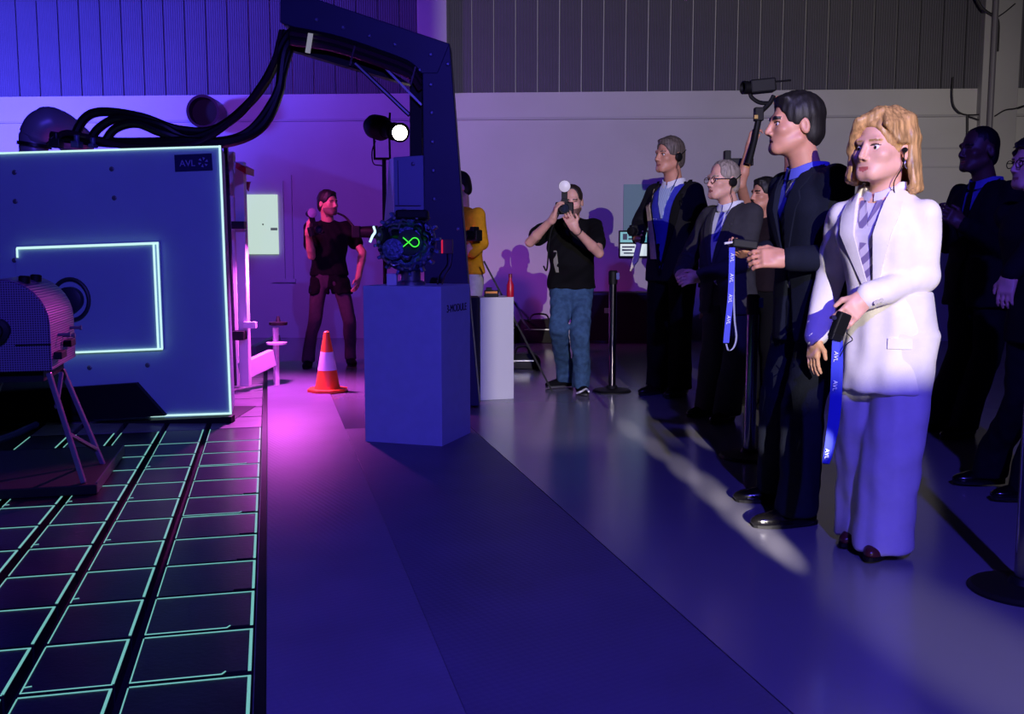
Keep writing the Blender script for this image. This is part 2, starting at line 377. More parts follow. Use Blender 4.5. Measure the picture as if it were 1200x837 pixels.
# things standing on top of the cabinet
duct = thing('duct_elbow', 'smooth grey duct elbow rising behind the cabinet top', 'duct', P(52, 175, 7.3))
m_duct = mat('duct_grey', (150, 140, 160), 0.4, 0.2)
q = MB(); q.tube(bez([Vector((P(40, 190, 7.4).x, 7.4, 0.0)), P(40, 190, 7.4), P(42, 160, 7.4), P(52, 146, 7.4), P(70, 150, 7.5), P(96, 172, 7.7)], 8), [0.10] * 16 + [0.115] * 9 + [0.125] * 16, 20); q.build('elbow', m_duct, duct)
q = MB(); q.tube(bez([P(40, 172, 7.39), P(40.4, 168, 7.39)], 2), 0.118, 20); q.build('clamp_band', m_dsteel, duct)
rd = thing('round_wall_duct', 'dark round duct mouth on the wall above the hoses', 'duct', P(238, 130, 12.3))
cw = P(238, 131, 12.35)
q = MB(); q.lathe([(0.17, 0.0), (0.2, 0.0), (0.2, 0.35), (0.17, 0.35), (0.165, 0.1)], 28, cw + Vector((0, 0.3, 0)), (0.03, -1, 0)); q.build('collar', mat('duct_maroon', (60, 40, 60), 0.35, 0.5), rd)
q = MB(); q.lathe([(0.17, 0), (0.17, 0.02)], 28, cw + Vector((0, 0.12, 0)), (0.03, -1, 0)); q.build('mouth', m_pit, rd)
# hoses
def hose(pts, r, lab, m=m_rubber):
    q = MB(); q.tube(bez([P(*p) for p in pts], 14), r, 10); o = q.build('hose', m)
    return tag(o, lab, 'hose', 'black hoses looping from the cabinet to the boom')
hose([(85, 166, 7.0), (98, 140, 7.0), (120, 131, 7.0), (165, 137, 7.0), (210, 152, 7.05), (255, 150, 7.1), (300, 112, 7.15), (325, 70, 7.2), (336, 36, 7.2)], 0.032, 'highest arching black hose above the cabinet')
hose([(104, 168, 6.95), (116, 150, 6.95), (140, 139, 6.95), (185, 146, 6.95), (225, 162, 7.0), (275, 138, 7.05), (310, 95, 7.15), (332, 50, 7.17), (342, 36, 7.2)], 0.030, 'second arching black hose above the cabinet')
hose([(122, 168, 6.9), (135, 151, 6.9), (160, 145, 6.9), (190, 156, 6.9), (230, 166, 6.95), (285, 158, 7.0), (320, 118, 7.1), (336, 70, 7.15), (346, 38, 7.2)], 0.030, 'black hose with the smallest arch above the cabinet')
hose([(60, 160, 6.95), (90, 163, 6.95), (130, 167, 6.9), (180, 167, 6.9), (215, 166, 6.9), (265, 167, 6.95), (305, 150, 7.05), (326, 110, 7.12), (334, 60, 7.15), (350, 40, 7.2)], 0.036, 'thick black hose lying along the cabinet top')
hose([(56, 170, 6.85), (75, 156, 6.85), (100, 160, 6.85), (150, 172, 6.85), (215, 171, 6.85), (250, 158, 6.9), (285, 128, 7.0), (316, 85, 7.1), (330, 36, 7.2)], 0.020, 'thin maroon hose lowest on the cabinet top', mat('maroon_rubber', (50, 22, 40), 0.3))
for (x, wd, hh, lab) in ((66, 12, 10, 'dark hose coupling block at the left on the cabinet top'), (90, 9, 7, 'pale hose coupling block right of the dark one on the cabinet'), (109, 6, 4, 'smallest hose coupling block on the cabinet top')):
    c = P(x, 173 - hh / 2, 6.75); q = MB(); s_ = 6.75 / F
    q.box(c, (wd / 2 * s_, 0.04, hh / 2 * s_)); q.lathe([(0.018, 0), (0.018, 0.05), (0.012, 0.055)], 10, c + Vector((0, -0.0, hh / 2 * s_ - 0.01)))
    tag(q.build('hose_coupling', mat('coupling_grey%d' % x, (90, 90, 130) if wd < 12 else (30, 30, 45), 0.4, 0.3), bevel=0.005), lab, 'coupling', 'hose couplings on the cabinet')

# ================================================================== MAGENTA-LIT PROFILE FRAME
fr = thing('profile_frame', 'white profile frame lit magenta beside the cabinet edge', 'frame', P(290, 452, 8.0))
def pbar(a, b, w_, h_, nm, m=m_alu, par=None, bevel=0.004): q = MB(); q.bar(a, b, w_, h_); return q.build(nm, m, par or fr, smooth=0, bevel=bevel)
q = MB(); q.bar(P(281, 190, 8.0), P(288, 452, 8.0), 0.075, 0.09, up=(0, 1, 0)); post = q.build('post', m_alu, fr, smooth=0, bevel=0.004)
q = MB(); q.bar(P(270, 178, 8.2), P(278, 452, 8.2), 0.06, 0.07, up=(0, 1, 0)); q.build('post', m_alu, fr, smooth=0, bevel=0.004)
q = MB(); q.bar(P(264.5, 170, 7.9), P(275, 452, 7.9), 0.03, 0.03, up=(0, 1, 0)); q.build('post', m_dsteel, fr, smooth=0)
pbar(P(283, 436, 8.0), P(319, 419, 8.3), 0.06, 0.14, 'foot_beam')
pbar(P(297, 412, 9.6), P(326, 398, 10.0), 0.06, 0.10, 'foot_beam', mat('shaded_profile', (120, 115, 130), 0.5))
q = MB(); q.tube([P(324, 452, 8.35), P(323, 384, 8.35)], 0.026, 12); scr = q.build('levelling_screw', m_alu, fr)
q = MB(); q.lathe([(0.02, -0.004), (0.085, -0.012), (0.088, 0.006), (0.02, 0.012)], 20, P(324, 402, 8.35)); q.build('handwheel', m_alu, scr)
q = MB(); q.lathe([(0.02, -0.012), (0.075, -0.014), (0.078, 0.01), (0.02, 0.016), (0.012, 0.06)], 20, P(326, 379, 8.35)); q.build('handwheel', m_black, scr)
q = MB(); q.box(P(293, 381, 7.95), (0.05, 0.03, 0.025)); q.build('bracket', m_alu, fr, smooth=0, bevel=0.003)
q = MB(); q.box(P(277, 393, 7.9), (0.07, 0.06, 0.035)); q.build('bracket', m_black, fr, smooth=0, bevel=0.003)
q = MB(); q.box(P(280, 264, 7.9), (0.05, 0.04, 0.03)); q.build('bracket', m_dsteel, fr, smooth=0, bevel=0.003)
q = MB(); q.prism([P(276, 190, 7.85), P(288, 196, 7.85), P(288, 204, 7.85), P(276, 197, 7.85)], (0, 0.25, 0)); q.build('end_cap', mat('red_cap', (200, 30, 60), 0.4), fr, smooth=0)
q = MB(); q.prism([P(287, 213, 8.1), P(292.5, 213, 8.1), P(290.5, 224, 8.1), P(288, 220, 8.1)], (0, 0.03, 0)); q.build('hook', mat('red_hook', (150, 20, 60), 0.4), fr, smooth=0)

# ================================================================== DYNAMOMETER ON ITS STAND
m_perf = mat('perforated_cover', (120, 105, 140), 0.5, 0.2)
nt = m_perf.node_tree; b_ = nt.nodes['Principled BSDF']; tc = nt.nodes.new('ShaderNodeTexCoord'); v = nt.nodes.new('ShaderNodeTexVoronoi')
v.inputs['Scale'].default_value = 95; v.inputs['Randomness'].default_value = 0.0; rp = nt.nodes.new('ShaderNodeValToRGB')
rp.color_ramp.elements[0].position = 0.28; rp.color_ramp.elements[1].position = 0.36; rp.color_ramp.elements[0].color = lin((18, 14, 26)) + (1,); rp.color_ramp.elements[1].color = lin((120, 105, 140)) + (1,)
mp = nt.nodes.new('ShaderNodeMapping'); mp.vector_type = 'TEXTURE'; mp.inputs['Rotation'].default_value = (0, 0, ga); mp2 = nt.nodes.new('ShaderNodeMapping'); mp2.inputs['Scale'].default_value = (1, 0.0, 1)
nt.links.new(tc.outputs['Object'], mp.inputs[0]); nt.links.new(mp.outputs[0], mp2.inputs[0]); nt.links.new(mp2.outputs[0], v.inputs['Vector']); nt.links.new(v.outputs['Distance'], rp.inputs[0]); nt.links.new(rp.outputs[0], b_.inputs['Base Color'])
DY = 4.55; dc = P(0, 382, DY)
dyno = thing('dynamometer', 'round-topped dynamometer with perforated cover on a truss stand', 'dynamometer', Vector((dc.x, dc.y + 0.3, 0)))
def arch(R_, zb, n=16):                     # arch profile in the plane square to the grid axis
    pts = [(R_ * math.cos(math.pi * k / n), R_ * math.sin(math.pi * k / n) * 1.02) for k in range(n + 1)]
    return pts + [(-R_, zb), (R_, zb)]
def AP(x, z, t): return dc + B * x + A * t + Vector((0, 0, z))
R0 = 0.205
q = MB(); q.prism([AP(x, z, 0) for x, z in arch(R0, -0.215)], A * 0.60); cov = q.build('cover', m_perf, dyno, smooth=25, bevel=0.006)
m_sheet = mat('cover_side_sheet', (135, 100, 145), 0.4, 0.3, wave=('Z', 28, 0.3))
pr = arch(R0 + 0.004, -0.215); q = MB()
for k in range(16):
    a0, a1 = pr[k], pr[k + 1]; q.prism([AP(a0[0], a0[1], 0.01), AP(a1[0], a1[1], 0.01), AP(a1[0] * 0.985, a1[1] * 0.985, 0.01), AP(a0[0] * 0.985, a0[1] * 0.985, 0.01)], A * 0.585)
q.prism([AP(R0 + 0.004, 0, 0.01), AP(R0 + 0.004, -0.21, 0.01), AP(R0 - 0.002, -0.21, 0.01), AP(R0 - 0.002, 0, 0.01)], A * 0.585)
q.build('side_sheet', m_sheet, cov, smooth=25)
q = MB(); q.lathe([(0.055, 0), (0.055, 0.05), (0.035, 0.055), (0.035, 0.09), (0.0, 0.095)], 22, AP(-0.01, -0.02, 0.0), -A); q.build('shaft_hub', m_black, dyno)
q = MB(); q.tube([AP(R0 + 0.006, -0.09, 0.0), AP(0.06, -0.09, -0.004)], 0.004, 6); q.build('cover_seam', m_black, cov)
for t in (0.12, 0.36):
    q = MB(); q.lathe([(0.026, 0), (0.026, 0.03), (0.02, 0.034)], 16, AP(0.085 + 0.0, R0 * 0.93, t), (0.1, 0, 1)); q.build('lifting_boss', m_black, dyno)
for (t, z) in ((0.12, -0.15), (0.36, -0.115)):
    q = MB(); q.box(AP(R0 + 0.02, z, t), (0.02, 0.06, 0.017), Matrix((B, A, Vector((0, 0, 1)))).transposed()); q.build('terminal_block', m_black, dyno, smooth=0, bevel=0.003)
for (t, z) in ((0.18, -0.06), (0.3, -0.075), (0.48, -0.05)):
    q = MB(); q.lathe([(0.008, 0), (0.008, 0.05), (0.012, 0.05), (0.012, 0.06)], 8, AP(R0, z, t), B); q.build('fitting', m_bolt, dyno)
q = MB(); q.box(AP(0.0, -0.24, 0.3), (0.16, 0.24, 0.03), Matrix((B, A, Vector((0, 0, 1)))).transposed()); q.build('mounting_plate', m_black, dyno, smooth=0)
m_leg = mat('truss_grey', (120, 110, 125), 0.35, 0.3)
st = [(P(57, 437, 4.62), P(98, 566, 4.62)), (P(73, 433, 5.05), P(121, 545, 5.05))]
for a, b in st: q = MB(); q.bar(a, b, 0.022, 0.022); q.build('stand_leg', m_leg, dyno, smooth=0, bevel=0.003)
for (a, b) in ((P(77, 507, 4.62), P(113, 527, 5.05)), (P(72, 437, 4.8), P(66, 478, 4.63))): q = MB(); q.bar(a, b, 0.018, 0.018); q.build('stand_brace', m_leg, dyno, smooth=0, bevel=0.003)
for (x0, x1, Y) in ((-20, -62, 4.62), (5, -45, 5.05)): q = MB(); q.bar(P(x0, 437, Y), P(x1, 566, Y), 0.022, 0.022); q.build('stand_leg', m_leg, dyno, smooth=0, bevel=0.003)
q = MB(); slab(q, -1.75, -0.745, 0.18, 1.14, 0.001, 0.05); q.build('stand_base', m_black, dyno, smooth=0, bevel=0.005)
q = MB(); slab(q, -0.752, -0.744, 0.20, 1.12, 0.004, 0.055); q.build('base_edge', mat('base_edge_grey', (70, 62, 75), 0.5), dyno, smooth=0)  # paler strip stands in for the highlight along this edge
blk = thing('cable_trunk', 'blue-grey cable channel lying left of the dynamometer stand', 'cable channel', G(10, 515)); q = MB(); q.tube(bez([G(-20, 522, 0.03), G(10, 512, 0.03), G(42, 498, 0.03)], 6), 0.022, 8); q.build('sleeve', mat('cable_blue', (40, 40, 120), 0.5), blk)

# ================================================================== BLUE BOOM
BY = 7.1
boom = thing('boom_column', 'tall navy blue riveted boom column with a sloping arm', 'boom', P(530, 476, BY))
colp = [(495, 84), (494, 50), (527, 51), (548.5, 330), (563, 476), (497, 476), (497, 330)]
q = MB(); q.prism([P(x, y, BY) for x, y in [(494.5, 46), (527, 51), (548.5, 330), (562, 476), (499, 476), (497, 330)]], (0, 0.22, 0)); q.build('column', m_navy, boom, smooth=0, bevel=0.006)
q = MB(); q.prism([P(x, y, BY - 0.004) for x, y in [(328, -14), (345, -10), (527, 51), (513, 86), (495, 86), (328, 26)]], (0, 0.22, 0)); q.build('arm', m_navy, boom, smooth=0, bevel=0.006)
m_riv = mat('rivet', (110, 112, 140), 0.4, 0.5)
for (x, y) in ((371, 23), (402, 32), (433, 42), (463, 52), (505, 64), (525, 75), (505, 99), (506, 132), (507, 166), (508, 200), (509, 233), (537, 268), (492, 82)):
    q = MB(); q.lathe([(0.015, 0), (0.015, 0.005), (0.008, 0.010)], 12, P(x, y, BY - 0.003), (0, -1, 0)); q.build('rivet', m_riv, boom)
q = MB(); q.prism([P(x, y, BY + 0.05) for x, y in [(338, 38), (425, 62), (480, 98), (470, 96), (400, 76), (340, 58)]], (0, 0.12, 0)); q.build('cable_tray', m_black, boom, smooth=0)
q = MB(); q.bar(P(488, 84, BY + 0.08), P(488, 186, BY + 0.08), 0.085, 0.1, up=(0, 1, 0)); q.build('inner_post', m_black, boom, smooth=0)
q = MB(); q.bar(P(416, 74, BY + 0.02), P(480, 135, BY + 0.02), 0.03, 0.03); q.build('strut', m_black, boom, smooth=0)
q = MB(); q.bar(P(416, 74, BY), P(479, 134, BY), 0.006, 0.012); q.build('strut', m_steel, boom, smooth=0)
q = MB(); q.bar(P(432, 60, BY - 0.02), P(494, 123, BY - 0.02), 0.010, 0.014); q.build('strut', m_steel, boom, smooth=0)
m_mar = mat('maroon_cable', (60, 20, 45), 0.35)
for k, dy in enumerate((0, 5, 9, 13)):
    q = MB(); q.tube(bez([P(340, 34 + dy * 1.2, BY - 0.03 - 0.01 * k), P(390, 44 + dy, BY - 0.03), P(440, 60 + dy, BY - 0.03), P(480, 76 + dy, BY - 0.02), P(493, 92 + dy, BY)], 8), 0.022, 8); q.build('cable', m_mar if k % 2 else m_rubber, boom)
for x, y in ((413, 58), (484, 82)):
    q = MB(); q.bar(P(x + 3, y - 4, BY - 0.06), P(x - 3, y + 18, BY - 0.06), 0.012, 0.012); q.build('cable_tie', m_mar, boom, smooth=0)
q = MB(); q.bar(P(364, 39, BY - 0.10), P(360.5, 62, BY - 0.10), 0.034, 0.006, up=(0, 1, 0)); q.build('white_tape', mat('white_tape', (235, 235, 240), 0.5, emit=0.25), boom, smooth=0)  # faint glow put into the tape in place of light on it
# cabinet hung on the column
cab = thing('control_box', 'pale blue steel control box mounted on the boom column', 'control box', P(478, 260, BY - 0.1))
q = MB(); q.prism([P(461, 184, BY - 0.12), P(496, 182, BY - 0.12), P(497, 262, BY - 0.12), P(462, 262, BY - 0.12)], (0, 0.12, 0)); q.build('box', mat('box_blue_grey', (115, 122, 160), 0.45), cab, smooth=0, bevel=0.004)
q = MB(); q.prism([P(462, 184, BY - 0.12), P(456, 187, BY - 0.02), P(450, 262, BY - 0.02), P(462, 262, BY - 0.12)], (0, 0.05, 0)); q.build('side_plate', m_alu, cab, smooth=0)
q = MB(); q.lathe([(0.014, 0), (0.014, 0.006), (0.006, 0.010)], 12, P(484, 192, BY - 0.12), (0, -1, 0)); q.build('lock', m_riv, cab)
q = MB(); q.box(P(478, 241, BY - 0.125), (0.09, 0.006, 0.002)); q.build('seam', m_black, cab, smooth=0)
q = MB(); q.bar(P(466, 188, BY - 0.125), P(467, 240, BY - 0.125), 0.004, 0.004); q.build('seam', m_black, cab, smooth=0)

# stage spotlight
SY = 8.6
sl = thing('stage_spotlight', 'black ellipsoidal stage spotlight with a bright lens', 'spotlight', P(447, 195, SY))
ca = P(438, 148, SY); cb = P(469, 156, SY - 0.30); ax = (cb - ca).normalized()
q = MB(); q.lathe([(0.02, -0.08), (0.07, -0.06), (0.10, 0.0), (0.105, 0.12), (0.075, 0.2), (0.065, 0.2), (0.065, 0.3), (0.075, 0.31)], 22, ca, ax); q.build('housing', m_black, sl)
cc = cb + Vector((0, -0.03, 0))
lens_ax = Vector((0.06, -1, -0.18)).normalized()
q = MB(); q.lathe([(0.075, -0.12), (0.078, 0.012), (0.064, 0.014), (0.064, 0.006)], 24, cc, lens_ax); q.build('lens_barrel', m_black, sl)
q = MB(); q.lathe([(0.062, 0.004), (0.058, 0.012), (0.03, 0.018), (0.0, 0.02)], 24, cc, lens_ax); q.build('lens', mat('lit_lens', (255, 250, 225), 0.3, emit=9.0), sl)
for dx in (-8, 10): q = MB(); q.tube([P(446 + dx, 150, SY - 0.1), P(447 + dx, 186, SY - 0.1)], 0.010, 6); q.build('yoke', m_black, sl)
q = MB(); q.tube([P(438, 186, SY - 0.1), P(457, 186, SY - 0.1)], 0.012, 6); q.build('yoke', m_black, sl)
q = MB(); q.tube([P(457, 132, SY), P(456, 148, SY)], 0.010, 6); q.build('focus_knob', m_black, sl)
q = MB(); q.tube([P(450, 186, SY - 0.1), P(452, 440, SY - 0.1)], 0.018, 8); q.build('stand_pole', m_black, sl)
for dx, dy in ((-16, 6), (18, 4), (2, 14)): q = MB(); q.tube([P(452, 410, SY - 0.1), G(452 + dx, 443 + dy, 0.01)], 0.012, 6); q.build('stand_leg', m_black, sl)
q = MB(); q.tube(bez([P(440, 165, SY), P(436, 178, SY), P(438, 192, SY), P(450, 196, SY), P(452, 215, SY)], 8), 0.006, 6); q.build('cable', m_black, sl)

# ================================================================== PEDESTALS
pd = thing('display_pedestal', 'tall grey-blue display pedestal carrying the electric motor', 'pedestal', G(480, 520))
a = G(428, 518); b = G(518, 524); c = G(551.5, 508); d = a + (c - b); ztop = P(470, 335.5, 5.78).z
q = MB(); q.prism([a, b, c, d], (0, 0, ztop)); q.build('body', m_pedg, pd, smooth=0, bevel=0.004)
nrm = (b - c).normalized().cross(Vector((0, 0, 1))) * 1.0
if nrm.y > 0: nrm = -nrm
udir = (c - b).normalized(); nrm = Vector((udir.y, -udir.x, 0))
RT = Matrix((udir, Vector((0, 0, 1)), nrm)).transposed()
mid = b + (c - b) * 0.52; mid.z = P(533, 361, 5.95).z
text_mesh('lettering', '3-MODULE', 0.064, mat('print_black', (14, 12, 16), 0.5), mid + nrm * 0.002, RT, pd, extrude=0.001)
wp = thing('white_pedestal', 'narrow white display pedestal behind the boom column', 'pedestal', G(582, 468))
a2 = G(563, 469.5); b2 = G(602, 467.5); bk = Vector((-0.03, 0.28, 0)); z2 = P(582, 348.5, 7.55).z
q = MB(); q.prism([a2, b2, b2 + bk, a2 + bk], (0, 0, z2)); q.build('body', m_white, wp, smooth=0, bevel=0.003)
q = MB(); q.prism([a2 + Vector((-0.10, -0.02, 0)), a2 + Vector((-0.004, -0.006, 0)), a2 + bk, a2 + bk + Vector((-0.10, 0, 0))], (0, 0, z2)); q.build('side', m_black, wp, smooth=0)
it = thing('battery_tool', 'small black and orange tool block on the white pedestal', 'tool', P(577, 347, 7.6))
zt = z2
q = MB(); q.box(Vector((P(576, 347, 7.62).x, 7.62, zt + 0.025)), (0.055, 0.04, 0.025)); q.build('body', m_black, it, smooth=0, bevel=0.006)
q = MB(); q.box(Vector((P(576, 347, 7.62).x, 7.615, zt + 0.036)), (0.045, 0.042, 0.008)); q.build('stripe', mat('tool_orange', (230, 140, 30), 0.5), it, smooth=0)
q = MB(); q.box(Vector((P(573, 347, 7.62).x, 7.62, zt + 0.06)), (0.022, 0.03, 0.012)); q.build('handle', m_black, it, smooth=0, bevel=0.004)
rb = thing('red_bottle', 'slim red bottle at the edge of the white pedestal', 'bottle', P(598, 348, 7.62))
c = Vector((P(598, 347, 7.62).x, 7.62, zt)); q = MB(); q.lathe([(0.026, 0), (0.028, 0.01), (0.028, 0.09), (0.012, 0.13), (0.012, 0.15)], 14, c); q.build('body', mat('red_plastic', (190, 18, 50), 0.35), rb)
q = MB(); q.lathe([(0.014, 0.148), (0.014, 0.172), (0.01, 0.175)], 12, c); q.build('cap', mat('red_cap_dark', (120, 10, 40), 0.4), rb)

# electric motor on the pedestal
em = thing('electric_motor', 'cutaway electric motor with a glowing green loop on the pedestal', 'motor', Vector((P(478, 334, 5.95).x, 5.95, ztop)))
m_emb = mat('motor_casting', (84, 96, 130), 0.4, 0.5, var=(40, 0.5), bump=(60, 0.5)); m_emd = mat('motor_dark', (22, 22, 34), 0.4, 0.4)
mc = P(476, 284, 5.86); ex = 5.9 / F
q = MB(); q.lathe([(0.13, 0.2), (0.17, 0.16), (0.18, 0.05), (0.165, 0.0), (0.13, -0.012), (0.10, 0.01), (0.0, 0.02)], 30, mc, (0, -1, 0)); 
q = MB(); q.lathe([(0.10, -0.2), (0.165, -0.17), (0.172, -0.02), (0.16, 0.0), (0.13, 0.012), (0.105, 0.0), (0.09, -0.03), (0.0, -0.03)], 30, mc, (0, -1, 0)); q.build('casing', m_emb, em)
rnd = random.Random(3)
for k in range(22):
    a_ = k * 2 * math.pi / 22; rr = 0.158; p0 = mc + Vector((math.cos(a_) * rr, -0.012, math.sin(a_) * rr * 0.98)); q = MB()
    q.lathe([(0.012, -0.03), (0.012, 0.012), (0.007, 0.016)], 8, p0, (0, -1, 0)); q.build('bolt', m_bolt if k % 3 else m_emd, em)
for k in range(16):
    a_ = k * 2 * math.pi / 16 + 0.1; q = MB(); d_ = Vector((math.cos(a_), 0, math.sin(a_))); q.box(mc + d_ * 0.178 + Vector((0, 0.09, 0)), (0.018, 0.075, 0.009), Matrix.Rotation(-a_, 3, 'Y')); q.build('cooling_fin', m_emb, em, smooth=0, bevel=0.002)
for k in range(9):
    a_ = rnd.uniform(0, 6.28); r1 = rnd.uniform(0.09, 0.15); pts = [mc + Vector((math.cos(a_ + j * 0.22) * (r1 + 0.012 * math.sin(j * 2.2)), -0.02 - 0.01 * (j % 2), math.sin(a_ + j * 0.22) * (r1 + 0.012 * math.sin(j * 2.2)))) for j in range(6)]
    q = MB(); q.tube(bez(pts, 5), 0.006, 6); q.build('wire', m_emd if k % 2 else m_steel, em)
q = MB(); q.lathe([(0.062, 0), (0.062, 0.03), (0.05, 0.034)], 20, mc + Vector((-0.075, -0.005, -0.04)), (0, -1, 0)); q.build('end_cover', m_emb, em)
q = MB(); q.box(mc + Vector((0.035, 0.03, 0.16)), (0.095, 0.06, 0.028)); q.build('terminal_cover', m_black, em, smooth=0, bevel=0.014)
q = MB(); q.lathe([(0.05, -0.1), (0.055, 0.0), (0.045, 0.01)], 18, mc + Vector((-0.15, 0.0, 0.04)), (-0.8, -0.6, 0)); q.build('shaft_end', m_dsteel, em)
q = MB(); q.tube(bez([mc + Vector((-0.185, -0.03, 0.09)), mc + Vector((-0.175, -0.05, 0.06)), mc + Vector((-0.19, -0.05, 0.035)), mc + Vector((-0.205, -0.05, 0.0))], 6), 0.007, 6); q.build('light_strip', mat('motor_led', (190, 240, 255), 0.4, emit=1.6), em)
q = MB(); q.lathe([(0.075, -0.004), (0.075, 0.004)], 24, mc + Vector((0.015, 0.02, 0.0)), (0, -1, 0)); q.build('display_disc', mat('display_dark_green', (6, 30, 12), 0.4), em)
gc = mc + Vector((0.03, -0.02, 0.0)); loop = []
for k in range(29):
    a_ = -2.45 + 4.9 * k / 28; loop.append(gc + Vector((0.022 + 0.025 * math.cos(a_), 0, 0.026 * math.sin(a_))))
pts = [gc + Vector((-0.046, 0, 0.028))] + loop[:1] * 0 + [gc + Vector((-0.014, 0, 0.0))] + loop + [gc + Vector((-0.014, 0, 0.0)), gc + Vector((-0.048, 0, -0.027))]
q = MB(); q.tube(pts, 0.003, 6); q.build('green_loop', mat('green_led', (70, 255, 60), 0.4, emit=1.3), em)
q = MB(); q.lathe([(0.085, 0), (0.085, 0.02), (0.06, 0.03), (0.06, 0.13)], 20, Vector((mc.x + 0.015, mc.y + 0.09, ztop))); q.build('support_foot', m_steel, em)
q = MB(); q.box(Vector((P(459, 326, 5.9).x, 5.92, ztop + 0.035)), (0.03, 0.03, 0.035)); q.build('side_foot', m_alu, em, smooth=0, bevel=0.004)
sb = thing('sensor_box', 'small brown sensor box with a red edge beside the motor', 'sensor', P(524, 289, 6.3)); q = MB(); q.box(P(524, 289, 6.3), (0.036, 0.03, 0.045)); q.build('body', mat('sensor_brown', (90, 55, 50), 0.5), sb, smooth=0, bevel=0.004)
q = MB(); q.box(P(518, 289, 6.26), (0.005, 0.004, 0.042)); q.build('red_edge', mat('sensor_red', (255, 40, 60), 0.5, emit=0.6), sb, smooth=0)
q = MB(); q.tube(bez([P(524, 297, 6.3), P(524, 310, 6.25), P(516, 322, 6.1), P(513, 333, 6.05)], 8), 0.005, 6); q.build('cable', m_black, sb)
q = MB(); q.tube(bez([P(530, 297, 6.3), P(528, 312, 6.25), P(522, 322, 6.15), P(518, 333.5, 6.05)], 8), 0.004, 6); q.build('cable', m_dsteel, sb)

# ================================================================== CONE
cn = thing('traffic_cone', 'orange traffic cone with a white reflective band', 'traffic cone', G(384, 459))
c0 = G(384, 459); hh = P(383, 388, c0.y).z
def cr(z): return 0.105 + (0.022 - 0.105) * z / hh
q = MB(); q.lathe([(0.11, 0.02), (cr(0.05), 0.05), (cr(hh * .36), hh * .36)], 26, c0); q.build('body', m_orange, cn); q = MB(); q.lathe([(cr(hh * .66), hh * .66), (cr(hh), hh - 0.01), (0.012, hh)], 26, c0); q.build('tip', m_orange, cn)
q = MB(); q.lathe([(cr(hh * .36) + .001, hh * .36), (cr(hh * .66) + .001, hh * .66)], 26, c0); q.build('reflective_band', m_cwhite, cn)
q = MB(); q.prism([c0 + Vector((math.cos(k * math.pi / 4 + math.pi / 8) * 0.165, math.sin(k * math.pi / 4 + math.pi / 8) * 0.165, 0.0)) for k in range(8)], (0, 0, 0.028)); q.build('base', m_orange, cn, smooth=0, bevel=0.006)

# ================================================================== WALL ITEMS
def wrect(mb, x0, y0, x1, y1, n0, n1):
    a = on_wall(x0, y0, n1); b = on_wall(x1, y1, n1); return wbox(mb, a[0], b[0], b[1], a[1], n0, n1)
lp = thing('light_panel', 'glowing pale green rectangular panel on the violet wall', 'light panel', WP(*on_wall(306, 298), 0.02))
q = MB(); wrect(q, 286.5, 228, 326, 298, 0.0, 0.04); q.build('panel', mat('lit_panel', (205, 232, 215), 0.5, emit=0.85), lp, smooth=0, bevel=0.004)
q = MB(); a = on_wall(308, 263, 0.045); q.lathe([(0.010, 0), (0.010, 0.006)], 10, WP(a[0], a[1], 0.04), WN); q.build('pin', m_black, lp)
q = MB(); wrect(q, 317, 267, 325, 270, 0.04, 0.042); q.build('sticker', mat('panel_sticker', (150, 170, 160), 0.6, emit=0.2), lp, smooth=0)
cdt = thing('wall_trunking', 'faint vertical cable trunking on the violet wall', 'trunking', WP(*on_wall(340, 330), 0.01))
q = MB(); wrect(q, 331, 212, 334, 328, 0, 0.03); wrect(q, 340, 205, 344, 330, 0, 0.03); q.build('trunking', m_wall, cdt, smooth=0); q = MB(); wrect(q, 318, 327, 346, 331, 0, 0.035); q.build('box', m_wall, cdt, smooth=0)
tb = thing('teal_board', 'dull teal board on the wall behind the tall guest', 'board', WP(*on_wall(740, 266), 0.02))
q = MB(); wrect(q, 731, 216, 762, 270, 0, 0.03); q.build('board', mat('board_teal', (120, 165, 160), 0.6), tb, smooth=0, bevel=0.003)
mo = thing('wall_monitor', 'small lit monitor showing lines of text beside the tall guest', 'monitor', WP(*on_wall(738, 300), 0.05))
q = MB(); wrect(q, 725.5, 270, 760, 302, 0.0, 0.06); q.build('case', m_black, mo, smooth=0, bevel=0.004)
q = MB(); wrect(q, 727, 272, 758, 284, 0.06, 0.063); q.build('screen', mat('screen_teal', (120, 215, 225), 0.4, emit=0.5), mo, smooth=0)
q = MB(); wrect(q, 727, 286, 758, 300, 0.06, 0.063); q.build('screen', mat('screen_white', (225, 240, 245), 0.4, emit=0.75), mo, smooth=0)
m_ink = mat('screen_ink', (40, 60, 90), 0.5)
for (x0, y0, x1, y1) in ((730, 274, 735, 281), (736.5, 275, 745, 277), (736.5, 279, 743, 281), (729, 288.5, 744, 290.5), (729, 292, 741, 294), (731, 296, 745, 297.5)):
    q = MB(); wrect(q, x0, y0, x1, y1, 0.063, 0.065); q.build('text_line', m_ink, mo, smooth=0)
cp = thing('wall_conduit', 'vertical conduit pipe with cables on the right wall pilaster', 'conduit', WP(*on_wall(1162, 300), 0.12))
a = on_wall(1169, -30, 0.14); b = on_wall(1157, 330, 0.14); q = MB(); q.tube([WP(a[0], a[1], 0.14), WP((a[0]) , b[1], 0.14)], 0.035, 12); q.build('pipe', mat('conduit_grey', (120, 116, 130), 0.5), cp)
def wcable(pts, r=0.010, n=0.13):
    q = MB(); q.tube(bez([WP(*on_wall(x, y, n), n) for x, y in pts], 8), r, 6); q.build('cable', mat('cable_dark_grey', (40, 38, 46), 0.5), cp)
wcable([(1144, -3), (1152, 10), (1166, 20), (1170, 28), (1169, 60)], 0.016); wcable([(1166, 22), (1178, 14), (1190, 4)], 0.008)
